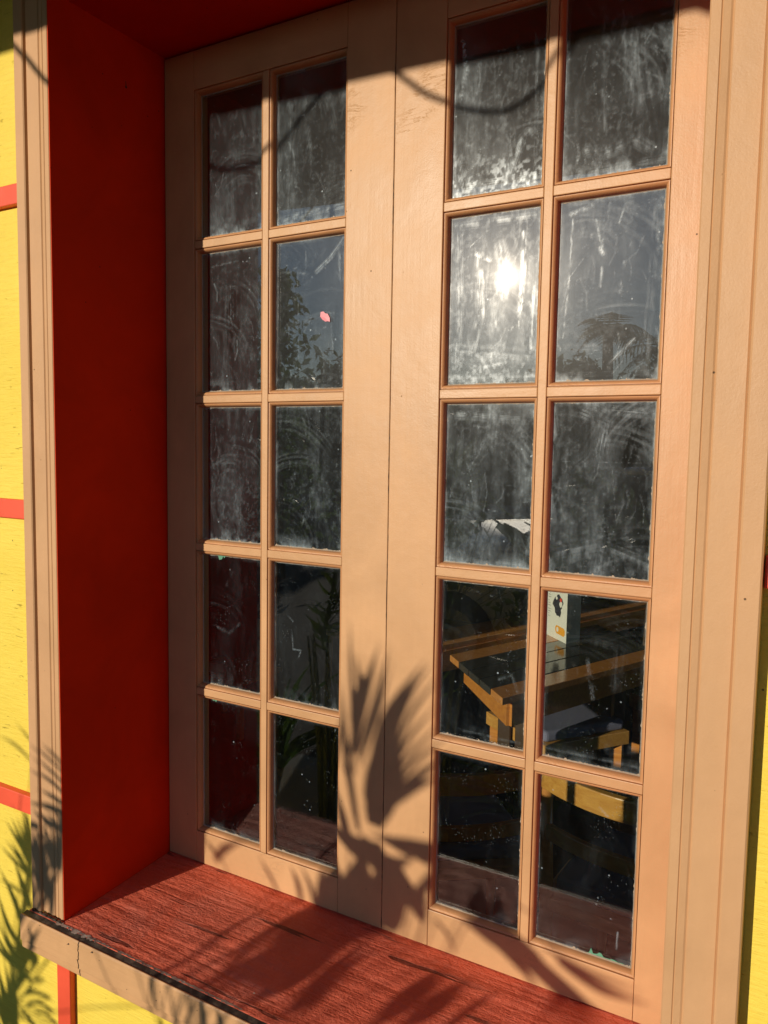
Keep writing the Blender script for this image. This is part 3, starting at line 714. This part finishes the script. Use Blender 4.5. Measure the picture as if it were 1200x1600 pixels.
chair('brown chair low in the left half of the right sash, back to the window', (.02, 1.04), R(36), top='wood', bh_=.735)
chair('dark chair in the back left of the room, seen through the left sash', (-1.45, 3.1), R(160), top='wood_dk', bh_=1.02)
def stool(label, x, y, rz):
    t = thing('stool', label, 'stool', (x, y, GZ), 'stools under the table'); c_, s_ = math.cos(rz), math.sin(rz)
    P = lambda a, b: (x+a*c_-b*s_, y+a*s_+b*c_)
    bm = bmesh.new(); slab(bm, [P(a*.21, b*.21) for a, b in ((-1,-1),(1,-1),(1,1),(-1,1))], GZ+.40, GZ+.455); obj('seat_frame', bm, M['wood_gold'], t, bevel=.003)
    bm = bmesh.new(); slab(bm, [P(a*.195, b*.195) for a, b in ((-1,-1),(1,-1),(1,1),(-1,1))], GZ+.456, GZ+.50); obj('cushion', bm, M['cushion'], t, bevel=.015, seg=3)
    for a, b in ((-1,-1),(1,-1),(1,1),(-1,1)):
        bm = bmesh.new(); q = P(a*.18, b*.18); slab(bm, [(q[0]+k*.018, q[1]+l*.018) for k, l in ((-1,-1),(1,-1),(1,1),(-1,1))], GZ+.001, GZ+.399); obj('leg', bm, M['wood'], t)
    return t
stool('cushioned stool under the near edge of the menu card table', .02, 2.12, R(54))
stool('cushioned stool behind the others, right of the menu card', .50, 2.70, R(54))

# tent-shaped menu card on the table
mb = up(848, 988); mf = up(884, 1006); mr = up(912, 1002)
e1 = np.array([mf[0]-mb[0], mf[1]-mb[1]]); e1 = e1/np.linalg.norm(e1); W = .205; H = .27
e2 = np.array([mr[0]-mf[0], mr[1]-mf[1]]); en = np.array([e1[1], -e1[0]])
if en[1] > 0: en = -en
o3 = lambda s_, z, d=0.: Vector((mf[0]-e1[0]*W*(1-s_)-en[0]*d, mf[1]-e1[1]*W*(1-s_)-en[1]*d, TZ+.0005+z))
menu = thing('menu_card', 'white folded menu card with dark picture and orange badge standing on the table', 'menu card', (mf[0], mf[1], TZ))
pl = np.array(mf)-e1*W; pr = np.array(mf); pb = pr+e2*.9-e1*.02
for nm, a_, b_ in (('front_panel', pl, pr), ('side_panel', pr, pb), ('back_panel', pb, pl)):
    d_ = (b_-a_)/np.linalg.norm(b_-a_); q_ = np.array([-d_[1], d_[0]])*.0006; a2, b2_ = a_+d_*.0004, b_-d_*.0004
    bm = bmesh.new(); slab(bm, [a2-q_, b2_-q_, b2_+q_, a2+q_], TZ+.0005, TZ+.0005+H); obj(nm, bm, M['card'], menu)
def print_poly(name, pts, mat, d=-.0010):
    bm = bmesh.new(); bm.faces.new([bm.verts.new(o3(s_, z*H, d)) for s_, z in pts]); obj(name, bm, M[mat], menu)
def blob(cx, cz, rx, rz_, n=18, j=.25): return [(cx+rx*math.cos(2*math.pi*i/n)*(1+random.uniform(-j, j)), cz+rz_*math.sin(2*math.pi*i/n)*(1+random.uniform(-j, j))) for i in range(n)]
print_poly('picture', blob(.62, .56, .20, .17), 'ink')
print_poly('picture', blob(.74, .60, .07, .05, 12), 'card', -.0014); print_poly('picture', blob(.82, .50, .06, .05, 12), 'card', -.0014)
print_poly('picture', blob(.55, .68, .04, .03, 10), 'card', -.0014)
print_poly('red_mark', blob(.74, .67, .045, .035, 12, .1), 'red_ink', -.0018)
print_poly('badge', [(.58, .10), (.90, .09), (.95, .13), (.95, .19), (.90, .225), (.58, .235), (.53, .20), (.53, .14)], 'orange_ink')
print_poly('badge_ring', blob(.63, .17, .05, .04, 12, .05), 'card', -.0014)
for i, z in enumerate((.96, .93, .90, .74, .70, .66, .60, .56, .52, .46, .42, .38, .34)):
    s1 = .34 if z < .8 else .80; s0 = .16+.05*random.random()
    bm = bmesh.new(); bm.faces.new([bm.verts.new(o3(s_, zz*H, -.0010)) for s_, zz in ((s0, z-.006), (s1-.12*random.random(), z-.006), (s1-.12*random.random(), z+.004), (s0, z+.004))])
    obj('text_line', bm, M['grey_ink'], menu)
cu = bpy.data.curves.new('price', 'FONT'); cu.body = '.0'; cu.size = .024; cu.extrude = .0001
to = bpy.data.objects.new('price', cu); S.collection.objects.link(to); cu.materials.append(M['ink'])
bpy.context.view_layer.update()
me = bpy.data.meshes.new_from_object(to); bpy.data.objects.remove(to)
for vv in me.vertices:
    x, y = vv.co.x, vv.co.y; vv.co = o3(.80+x/W, .80*H+y, -.0010-vv.co.z)-Vector((mf[0], mf[1], TZ))
to = bpy.data.objects.new('price', me); link(to, menu, (mf[0], mf[1], TZ))
# a small cream box on the far chair side
p = unproj(333, 1042, 1, 2.2); bm = bmesh.new()
st = thing('side_table', 'dark low side table in the back left of the room', 'side table', (p[0], p[1], GZ))
bm = bmesh.new(); box(bm, p[0]-.2, p[0]+.25, p[1]-.06, p[1]+.3, p[2]-.06, p[2]-.035); obj('top', bm, M['wood_dk'], st, bevel=.003)
for a_, b_ in ((-.17, -.04), (.2, -.04), (-.17, .25), (.2, .25)):
    bm = bmesh.new(); box(bm, p[0]+a_, p[0]+a_+.03, p[1]+b_, p[1]+b_+.03, GZ+.001, p[2]-.0601); obj('leg', bm, M['wood_dk'], st)
bx = thing('box', 'small cream cardboard box on the side table', 'box', (p[0], p[1], p[2]-.035))
bm = bmesh.new(); box(bm, p[0]-.04, p[0]+.03, p[1], p[1]+.05, p[2]-.0345, p[2]+.012); obj('carton', bm, M['cream'], bx, bevel=.002)
bm = bmesh.new(); box(bm, p[0]-.042, p[0]+.032, p[1]-.002, p[1]+.052, p[2]+.0121, p[2]+.020); obj('lid', bm, M['cream'], bx, bevel=.002)

# ------------------------------------------------------------------ palms that throw the shadows
SURF = {'S': (1, 0.0), 'H': (2, ZS), 'C': (1, YF), 'W': (1, YW), 'N': (1, -.2475)}
def caster(u, v, s, yf):
    """the point on the sun ray of a shadow point that lies in the plane y = yf"""
    p = unproj(u, v, *SURF[s]); return p+SUN*((p[1]-yf)/(-SUN[1]))
def leaflet(bm, pts, wd):
    """tapered pointed leaf with a folded midrib; wd = greatest half width (metres)"""
    P = [Vector(p) for p in pts]
    # resample smooth
    Q = []
    for i in range(len(P)-1):
        a_, b_ = P[max(i-1, 0)], P[i]; c_, d_ = P[i+1], P[min(i+2, len(P)-1)]
        for k in range(5):
            t = k/5; Q.append(.5*((2*b_)+(-a_+c_)*t+(2*a_-5*b_+4*c_-d_)*t*t+(-a_+3*b_-3*c_+d_)*t**3))
    Q.append(P[-1]); n = len(Q)-1; sd = Vector(SUN); rows = []
    for i, q in enumerate(Q):
        t = (Q[min(i+1, n)]-Q[max(i-1, 0)]).normalized(); a_ = t.cross(sd).normalized(); s_ = i/n
        w_ = wd*max(.03, (math.sin(math.pi*min(1, s_*.9+.12))**.6))*(1 if s_ < .55 else max(.02, 1-(s_-.55)/.47))
        rows.append([bm.verts.new(q-a_*w_+sd*w_*.3), bm.verts.new(q), bm.verts.new(q+a_*w_+sd*w_*.3)])
    for i in range(n):
        for k in (0, 1): bm.faces.new((rows[i][k], rows[i][k+1], rows[i+1][k+1], rows[i+1][k]))
def strokes(bm, lst, yf, jit=.05, hub=None, fray=99):
    L2 = []
    for s, pts, wpx in lst:
        if wpx <= fray: L2.append((s, pts, wpx)); continue
        n_ = 5 if wpx > 24 else 4
        for q in range(n_):
            (ua, va), (ub, vb) = pts[0], pts[-1]; ln = math.hypot(ub-ua, vb-va); nx, ny = -(vb-va)/ln, (ub-ua)/ln
            o_ = (q/(n_-1)-.5)*wpx*.72; sp_ = 1+random.uniform(.0, .5)
            L2.append((s, [(u+nx*o_*(.5+sp_*i*.55)+random.uniform(-1, 1), v+ny*o_*(.5+sp_*i*.55)+random.uniform(-3, 3)) for i, (u, v) in enumerate(pts)], wpx*random.uniform(.26, .42)))
    for s, pts, wpx in L2:
        y = yf+random.uniform(-jit, jit); W_ = unproj(*pts[0], *SURF[s])
        C3 = [caster(u, v, s, y+.03*i) for i, (u, v) in enumerate(pts)]
        leaflet(bm, C3, wpx*.5*pxscale(W_)*1.05)
        # petiole down to the clump
        b = Vector(C3[0])
        if hub is not None and (b-hub).length < .5: tube(bm, [b, b.lerp(hub, .5)+Vector((0, -.01, .01)), hub], .0013, 5)
# palm whose fan falls across the meeting stiles
SA = [('S', [(560,1300),(540,1170),(533,1050)], 12), ('S', [(553,1210),(549,1060),(546,962)], 7), ('S', [(549,1180),(563,1090),(556,1020)], 15),
      ('S', [(551,1175),(570,1085),(594,1000)], 15), ('S', [(558,1180),(590,1085),(609,1008)], 10), ('S', [(562,1195),(592,1110),(616,1030)], 7),
      ('S', [(553,1130),(561,1090),(570,1050)], 22),
      ('S', [(575,1270),(602,1130),(668,1028)], 20), ('S', [(600,1230),(622,1120),(676,1032)], 15), ('S', [(600,1230),(640,1120),(700,1040)], 8),
      ('S', [(600,1235),(635,1160),(690,1092)], 8), ('S', [(600,1240),(640,1180),(700,1120)], 8), ('S', [(600,1250),(650,1190),(706,1145)], 8),
      ('S', [(590,1262),(650,1215),(712,1170)], 13), ('S', [(575,1285),(630,1240),(700,1208)], 17),
      ('S', [(585,1290),(600,1210),(622,1110)], 42), ('S', [(590,1280),(610,1220),(625,1150)], 40), ('S', [(572,1250),(578,1210),(585,1160)], 14),
      ('S', [(545,1320),(536,1280),(520,1215)], 16), ('S', [(552,1275),(545,1225),(530,1180)], 5)]
# broad leaves below: a dark mass with small gaps
SBm = [('S', [(600,1330),(560,1325),(500,1275)], 36), ('S', [(690,1330),(640,1325),(575,1300)], 30), ('S', [(700,1345),(660,1335),(640,1318)], 28), ('S', [(560,1310),(600,1350),(650,1340)], 36),
       ('S', [(560,1440),(560,1390),(570,1320)], 60), ('S', [(600,1450),(605,1390),(600,1330)], 62), ('S', [(640,1420),(630,1390),(620,1340)], 44), ('S', [(530,1460),(525,1400),(520,1330)], 56),
       ('S', [(660,1440),(655,1400),(680,1350)], 22), ('S', [(500,1440),(505,1390),(500,1350)], 24), ('S', [(560,1460),(580,1440),(590,1410)], 40), ('S', [(676,1400),(684,1370),(676,1330)], 24),
       ('S', [(645,1425),(655,1418),(675,1408)], 8),
       ('S', [(680,1437),(700,1462),(716,1500)], 6), ('S', [(735,1430),(790,1480),(850,1560)], 26), ('S', [(760,1440),(830,1500),(900,1590)], 34), ('S', [(800,1470),(880,1545),(960,1600)], 28),
       ('S', [(870,1500),(940,1545),(1020,1570)], 16), ('S', [(850,1480),(930,1525),(1010,1552)], 9),
       ('S', [(720,1432),(775,1475),(820,1500)], 13), ('S', [(700,1300),(760,1380),(850,1440)], 10),
       ('S', [(335,1345),(352,1325),(385,1312)], 13), ('S', [(345,1340),(330,1325),(322,1310)], 6), ('S', [(436,1398),(420,1365),(402,1335)], 6), ('S', [(470,1410),(465,1380),(452,1350)], 10), ('S', [(495,1430),(485,1385),(468,1350)], 9),
       ('S', [(520,1200),(527,1160),(532,1120)], 8)]
SC = [('H', [(270,1499),(350,1449),(466,1398)], 9), ('H', [(306,1537),(385,1468),(492,1410)], 11), ('H', [(290,1540),(380,1498),(480,1452)], 9),
      ('H', [(318,1548),(410,1500),(530,1425)], 46), ('H', [(345,1560),(430,1515),(550,1440)], 50), ('H', [(372,1572),(450,1522),(566,1452)], 34), ('H', [(330,1540),(400,1512),(470,1482)], 28), ('H', [(355,1575),(430,1530),(500,1480)], 30),
      ('H', [(415,1596),(500,1520),(592,1456)], 20), ('H', [(432,1600),(520,1522),(604,1462)], 10), ('H', [(470,1440),(520,1425),(560,1418)], 12), ('H', [(520,1440),(570,1445),(620,1470)], 12),
      ('H', [(575,1606),(640,1548),(692,1508)], 34), ('H', [(610,1616),(680,1562),(735,1528)], 34), ('H', [(660,1625),(730,1575),(780,1548)], 14)]
SN = [('N', [(244,1580),(238,1540),(237,1500)], 8), ('N', [(320,1640),(318,1585),(312,1550)], 12), ('N', [(350,1650),(345,1600),(335,1565)], 14), ('W', [(255,1640),(252,1600),(248,1585)], 8),
      ('N', [(52,1480),(48,1462),(44,1440)], 8), ('N', [(40,1492),(50,1470),(66,1446)], 11)]
SL = [('W', [(70,1178),(44,1152),(22,1126)], 4.5), ('C', [(110,1215),(76,1185),(46,1158)], 5), ('W', [(50,1190),(24,1164),(-5,1148)], 5), ('C', [(110,1232),(80,1205),(52,1180)], 6), ('C', [(110,1248),(80,1221),(47,1199)], 7),
      ('C', [(110,1262),(84,1246),(60,1232)], 9), ('C', [(105,1200),(85,1180),(62,1160)], 6),
      ('C', [(75,1400),(60,1330),(55,1285)], 26), ('C', [(90,1360),(84,1320),(78,1280)], 30), ('C', [(100,1300),(92,1275),(80,1262)], 16), ('C', [(110,1275),(80,1262),(46,1252)], 12), ('C', [(100,1295),(75,1285),(55,1262)], 14),
      ('C', [(56,1420),(54,1380),(53,1330)], 10), ('C', [(80,1430),(82,1390),(86,1350)], 12), ('C', [(66,1290),(54,1288),(46,1284)], 12),
      ('W', [(48,1345),(38,1310),(24,1275)], 26), ('W', [(50,1370),(30,1340),(10,1310)], 20), ('W', [(52,1330),(44,1290),(30,1255)], 10), ('W', [(48,1420),(38,1390),(20,1340)], 15),
      ('W', [(40,1470),(24,1410),(-4,1350)], 13), ('W', [(44,1490),(14,1450),(-8,1380)], 13), ('W', [(40,1400),(20,1385),(-6,1372)], 6),
      ('W', [(40,1520),(10,1480),(-12,1430)], 22), ('W', [(60,1500),(35,1490),(10,1500)], 26), ('W', [(20,1600),(8,1560),(-8,1490)], 40), ('W', [(30,1640),(12,1600),(0,1540)], 30),
      ('W', [(80,1560),(50,1550),(24,1565)], 7), ('W', [(84,1580),(54,1566),(26,1590)], 6), ('W', [(70,1530),(44,1530),(20,1520)], 6), ('W', [(60,1610),(44,1590),(28,1570)], 8), ('W', [(90,1600),(70,1584),(48,1578)], 5)]
def palm(label, base, groups):
    t = thing('palm', label, 'palm plant', (base[0], base[1], GZ), 'palms in front of the house')
    bm = bmesh.new()
    for i in range(9):
        an = i*.7; dx, dy = math.cos(an)*.03, math.sin(an)*.03
        tube(bm, [(base[0]+dx, base[1]+dy, GZ-.02), (base[0]+dx*1.5, base[1]+dy*1.5, GZ+.35), (base[0]+dx*3.5, base[1]+dy*2, base[2]-.05)], [.012, .009, .004], 7)
    obj('stem', bm, M['stem'], t, smooth=True)
    for lst, yf, jit in groups:
        hub = Vector(base)+Vector((0, 0, .0)); hub.y = yf-.02
        bm = bmesh.new(); strokes(bm, lst, yf, jit, hub, 15 if lst is SL else 99); obj('frond', bm, M['palm_leaf'], t)
    return t
palm('bushy palm standing before the sill, its fan shadow on the meeting stiles', (-.33, -1.70, -.04), [(SA, -1.62, .04), (SBm, -1.72, .06), (SC, -1.42, .04)])
palm('smaller palm to the left, shading the left casing and yellow wall', (-.72, -1.5, -.02), [(SL, -1.42, .08), (SN, -1.45, .05)])

# cable with swags under the eave
pts = []
yc = -1.24
def sashpt(x, z): 
    p = np.array([x, 0, z]); return p+SUN*(-yc/-SUN[1])*1.0
key = [(-.55, 1.255), (-.42, 1.17), (-.33, 1.145), (-.24, 1.17), (-.12, 1.262), (-.05, 1.215), (.02, 1.150), (.085, 1.137), (.15, 1.150), (.22, 1.205), (.31, 1.250), (.38, 1.2135), (.43, 1.175), (.48, 1.152), (.54, 1.1395), (.59, 1.163), (.635, 1.210), (.70, 1.250), (.80, 1.19), (.90, 1.15), (1.0, 1.18), (1.1, 1.25)]
P3 = [Vector(sashpt(x, z)) for x, z in key]; Q = []
for i in range(len(P3)-1):
    a_, b_, c_, d_ = P3[max(i-1, 0)], P3[i], P3[i+1], P3[min(i+2, len(P3)-1)]
    for k in range(5):
        t = k/5; Q.append(.5*((2*b_)+(-a_+c_)*t+(2*a_-5*b_+4*c_-d_)*t*t+(-a_+3*b_-3*c_+d_)*t**3))
Q.append(P3[-1])
bm = bmesh.new(); tube(bm, Q, .0042, 8)
for x, z in ((-.12, 1.262), (.31, 1.25), (.70, 1.25), (-.55, 1.255), (1.1, 1.25)):
    q = Vector(sashpt(x, z)); tube(bm, [q, (q.x, q.y, 1.66)], .002, 6)
tag(obj('cable', bm, M['cable'], None, org=(0, yc, 1.4), smooth=True), 'black cable hanging in swags under the eave', 'cable')

# ------------------------------------------------------------------ street side, seen mirrored in the panes
def leaf_cloud(bm, cen, rad, n, size, squash=.8):
    c = np.array(cen)
    for _ in range(n):
        d = rng.normal(size=3); d /= np.linalg.norm(d); r_ = rad*rng.random()**.45*(1+.3*math.sin(5*d[0]+3*d[2]))
        p = c+d*r_*np.array([1, 1, squash]); a_ = rng.normal(size=3); a_ /= np.linalg.norm(a_); b_ = np.cross(a_, d); b_ /= np.linalg.norm(b_)+1e-9
        s_ = size*(.6+.8*rng.random())
        bm.faces.new([bm.verts.new(q) for q in (p-a_*s_, p+b_*s_*.45, p+a_*s_, p-b_*s_*.45)])
def tree(name, label, x, y, h, rad, n=2200, size=.16, group='trees across the street'):
    t = thing(name, label, 'tree', (x, y, GZ-.13), group)
    bm = bmesh.new(); tube(bm, [(x, y, GZ-.2), (x+.1, y, GZ+h*.35), (x-.05, y, GZ+h*.7)], [h*.04, h*.028, h*.012], 8)
    for k in range(5):
        an = k*1.3; tube(bm, [(x, y, GZ+h*.38), (x+math.cos(an)*rad*.6, y+math.sin(an)*rad*.6, GZ+h*.7)], [h*.014, h*.005], 6)
    obj('trunk', bm, M['bark'], t, smooth=True)
    bm = bmesh.new(); lobes = [(x+rng.normal()*rad*.42, y+rng.normal()*rad*.42, GZ+h*(.62+.12*rng.normal())) for _ in range(9)]
    for c_ in lobes: leaf_cloud(bm, c_, rad*.52, n//9, size)
    obj('crown', bm, M['tree_leaf'], t); return t
def mir(u, v, dist, yg=GD):
    """a point `dist` metres in front of the glass on the mirrored ray of a picture point"""
    g = unproj(u, v, 1, yg); d = g-CP; d = d/d[1]; return np.array([g[0]+d[0]*dist, -dist, g[2]+d[2]*dist])
names = ['round', 'broad', 'tall', 'low', 'dense', 'thin', 'wide', 'ragged', 'small']
for i, (u, vtop, ds) in enumerate(((888, 545, 24), (925, 580, 30), (1012, 562, 22), (1050, 535, 26), (760, 585, 30), (700, 590, 26), (500, 572, 20), (530, 545, 17), (468, 585, 22))):
    p = mir(u, vtop, ds); h = p[2]-GZ
    tree('street_tree', 'tree with a %s crown mirrored in the glass, number %s from the right' % (names[i], i) if False else '%s leafy tree on the far side of the street' % names[i], p[0], p[1], h*1.02, h*.36)
# palm tree with arching fronds
def palm_tree(label, u, vtop, ds, rad0):
    p = mir(u, vtop+30, ds); x, y, zt = p; t = thing('palm_tree', label, 'palm tree', (x, y, GZ-.13), 'trees across the street')
    bm = bmesh.new(); tube(bm, [(x, y, GZ-.2), (x+.05, y, (zt+GZ)/2), (x, y, zt)], [.17, .13, .10], 9); obj('trunk', bm, M['bark'], t, smooth=True)
    for k in range(12):
        an = k*2*math.pi/12+.2; el = .45+1.1*((k*7) % 5)/5+random.uniform(-.2, .25); rad = rad0*random.uniform(.7, 1.15); bm = bmesh.new(); pts_ = []
        for i in range(9):
            s_ = i/8; pts_.append(Vector((x+math.cos(an)*rad*s_, y+math.sin(an)*rad*s_, zt+rad*(el*s_-1.15*s_*s_))))
        tube(bm, pts_, [.02*(1-.8*i/8) for i in range(9)], 5)
        for i in range(1, 9):
            for q in range(2):
                c_ = pts_[i-1].lerp(pts_[i], q/2); tg = (pts_[i]-pts_[i-1]).normalized(); sd = tg.cross(Vector((0, 0, 1))).normalized()
                L_ = rad*.42*math.sin(math.pi*min(.98, .15+.8*i/8))
                for sg in (-1, 1):
                    e_ = c_+(sd*sg+tg*.5)*L_+Vector((0, 0, -.35*L_)); bm.faces.new([bm.verts.new(z_) for z_ in (c_-tg*.032, c_+tg*.032, e_)])
        obj('frond', bm, M['palm_leaf'], t)
palm_tree('tall palm tree with arching fronds across the street', 950, 490, 15, .95)
palm_tree('second palm tree further along the street, behind the round tree', 1035, 520, 23, 1.8)

p = mir(900, 812, 2.5)
t = thing('round_shrub', 'chest high rounded dark shrub standing in front of the parked car', 'shrub', (p[0]+.12, p[1], GZ))
bm = bmesh.new(); tube(bm, [(p[0]+.12, p[1], GZ-.02), (p[0]+.12, p[1], GZ+.8)], [.03, .015], 7); obj('stem', bm, M['bark'], t)
bm = bmesh.new(); leaf_cloud(bm, (p[0]+.20, p[1], GZ+.86), .46, 3600, .035, 1.15); obj('foliage', bm, M['tree_leaf'], t)
for k, (x, y, n_, L0) in enumerate(((-1.25, -1.85, 26, .62), (-.62, -2.0, 30, .70), (.02, -1.9, 26, .60), (.62, -2.0, 28, .66))):
    g_ = thing('strap_leaf_plant', ('leftmost', 'second from the left', 'third from the left', 'rightmost')[k]+' of the four strap leaved plants in the bed', 'plant', (x, y, GZ+.02), 'strap leaved plants along the bed')
    for i in range(n_):
        an = rng.random()*6.28; el = .35+rng.random()*1.0; L_ = L0*(.75+.4*rng.random()); bm = bmesh.new(); p_ = []
        for q_ in range(4):
            u_ = q_/3; p_.append(np.array([x+math.cos(an)*L_*u_*math.cos(el)*(.4+.8*u_), y+math.sin(an)*L_*u_*math.cos(el)*(.4+.8*u_), GZ+.03+L_*(math.sin(el)*u_*1.35-.45*u_*u_)]))
        leaflet(bm, p_, .017); obj('leaf', bm, M['bush_leaf'], g_)
hd = thing('hedge', 'long clipped hedge on the far side of the street', 'hedge', (-12, -21, GZ-.13))
bm = bmesh.new()
for _ in range(14000):
    c_ = np.array([rng.uniform(-38, 8), -21+rng.uniform(-.5, .55), GZ+rng.uniform(-.1, 2.5)+.25*math.sin(_*.01)])
    a_ = rng.normal(size=3); a_ /= np.linalg.norm(a_); b_ = np.cross(a_, rng.normal(size=3)); b_ /= np.linalg.norm(b_); L_ = .15*(.6+.8*rng.random())
    bm.faces.new([bm.verts.new(q_) for q_ in (c_-a_*L_, c_+b_*L_*.5, c_+a_*L_, c_-b_*L_*.5)])
obj('foliage', bm, M['tree_leaf'], hd)
bm = bmesh.new(); box(bm, -38, 8, -21.4, -20.7, GZ-.13, GZ+2.35); obj('inner_growth', bm, M['tree_leaf'], hd)
p = mir(505, 1245, 1.75); bm = bmesh.new(); box(bm, p[0]-.35, p[0]+.30, p[1]-.30, p[1]+.22, GZ+.0, GZ+.055)
tag(obj('paving_slab', bm, M['concrete'], None, org=(p[0], p[1], GZ), bevel=.006), 'pale concrete stepping slab in the soil bed beside the palms', 'paving slab')

# leafy shrub to the left in front of the house, with a slender upright branch
p = mir(432, 585, 6.4)
sh = thing('hibiscus_shrub', 'slender leafy shrub left of the palms with upright branches', 'shrub', (p[0], p[1], GZ))
bm = bmesh.new()
top = mir(438, 425, 6.4)
for k in range(4): tube(bm, [(p[0]+.10*k-.2, p[1], GZ-.02), (p[0]-.06+.03*k, p[1], p[2]), (top[0]-.05*k, top[1]+.03*k, top[2]-.15*k)], [.03, .02, .006], 6)
obj('stem', bm, M['bark'], sh, smooth=True)
bm = bmesh.new()
for _ in range(1700):
    s_ = rng.random(); z = GZ+.25+(top[2]-GZ-.2)*s_; rr = (.62*(1-s_)**.6+.12)
    c_ = np.array([p[0]-.02-.10*(1-s_)+rng.normal()*rr*.5, p[1]+rng.normal()*rr*.5, z])
    a_ = rng.normal(size=3); a_ /= np.linalg.norm(a_); b_ = np.cross(a_, rng.normal(size=3)); b_ /= np.linalg.norm(b_); L_ = .085*(.6+.6*rng.random())
    bm.faces.new([bm.verts.new(q_) for q_ in (c_-a_*L_, c_-a_*L_*.1+b_*L_*.42, c_+a_*L_, c_-a_*L_*.1-b_*L_*.42)])
obj('foliage', bm, M['bush_leaf'], sh)

# white car parked parallel to the house, its bonnet mirrored in the glass
def car(label, x0, y0, L_=4.2, Wd=1.74):
    """nose at x0, body runs to +x, near side at y0"""
    t = thing('parked_car', label, 'car', (x0+L_/2, y0-Wd/2, GZ))
    st_ = [(0, .30, .62, .62), (.05, .24, .82, .86), (.30, .2, .95, .95), (1.0, .2, .99, .97), (1.28, .2, 1.03, 1.0), (2.0, .2, 1.03, 1.0), (3.2, .2, 1.04, 1.0), (3.9, .2, 1.00, .97), (4.15, .25, .86, .9), (4.2, .34, .66, .82)]
    bm = bmesh.new(); rings = []
    for x, zb, zt, wf in st_:
        hw = Wd/2*wf; sec = [(-.78, zb), (.78, zb), (.97, zb+.10), (1.0, zb+(zt-zb)*.55), (.96, zt-.10), (.84, zt-.02), (.45, zt+.045), (0, zt+.075), (-.45, zt+.045), (-.84, zt-.02), (-.96, zt-.10), (-1.0, zb+(zt-zb)*.55), (-.97, zb+.10)]
        rings.append([bm.verts.new((x0+x, y0-Wd/2+q*hw, GZ+z)) for q, z in sec])
    n = 13
    for a_, b_ in zip(rings, rings[1:]):
        for k in range(n): bm.faces.new((a_[k], a_[(k+1) % n], b_[(k+1) % n], b_[k]))
    bm.faces.new(rings[0]); bm.faces.new(rings[-1][::-1])
    body = obj('body', bm, M['car'], t, smooth=True); sm = body.modifiers.new('sub', 'SUBSURF'); sm.levels = 2; sm.render_levels = 2
    bm = bmesh.new(); rings = []
    for x, z, wf in ((1.15, 1.0, .86), (1.85, 1.42, .70), (2.3, 1.47, .69), (3.1, 1.44, .68), (3.95, .98, .82)):
        hw = Wd/2*wf; rings.append([bm.verts.new((x0+x, y0-Wd/2+q*hw, GZ+zz)) for q, zz in ((-1.12, .98), (-1, z-.03), (-.8, z), (.8, z), (1, z-.03), (1.12, .98))])
    for a_, b_ in zip(rings, rings[1:]):
        for k in range(5): bm.faces.new((a_[k], a_[k+1], b_[k+1], b_[k]))
    obj('cabin_glass', bm, M['carglass'], t, smooth=False)
    bm = bmesh.new(); hw = Wd/2*.69; slab(bm, [(x0+1.82, y0-Wd/2-hw), (x0+3.15, y0-Wd/2-hw), (x0+3.15, y0-Wd/2+hw), (x0+1.82, y0-Wd/2+hw)], GZ+1.44, GZ+1.485); obj('roof', bm, M['car'], t, bevel=.03, seg=3)
    for x in (.78, 3.35):
        for y in (y0-.02, y0-Wd+.02):
            sg = 1 if y > y0-.5 else -1; bm = bmesh.new(); bmesh.ops.create_cone(bm, cap_ends=True, segments=28, radius1=.31, radius2=.31, depth=.2, matrix=Matrix.Translation((x0+x, y-sg*.09, GZ+.31)) @ Matrix.Rotation(R(90), 4, 'X'))
            wh = obj('wheel', bm, M['tyre'], t, bevel=.02)
            bm = bmesh.new(); bmesh.ops.create_cone(bm, cap_ends=True, segments=20, radius1=.2, radius2=.18, depth=.02, matrix=Matrix.Translation((x0+x, y+sg*.015, GZ+.31)) @ Matrix.Rotation(R(90), 4, 'X')); obj('rim', bm, M['rim'], wh)
    for y in (y0-.22, y0-Wd+.22):
        bm = bmesh.new(); bmesh.ops.create_uvsphere(bm, u_segments=14, v_segments=8, radius=.1, matrix=Matrix.Translation((x0+.10, y, GZ+.66)) @ Matrix.Diagonal((.8, 1.3, .7, 1))); obj('headlight', bm, M['lamp'], t, smooth=True)
    bm = bmesh.new(); q0 = mir(750, 836, 3.85); q1 = mir(744, 745, 3.85); q2 = mir(735, 662, 3.85); tube(bm, [q0, q1, q2], [.009, .008, .006], 6); obj('antenna', bm, M['cable'], t)
    return t
c_ = mir(742, 835, 3.7); car('white car parked in front of the house, bonnet mirrored in the third row of panes', c_[0]-.95, -3.7)
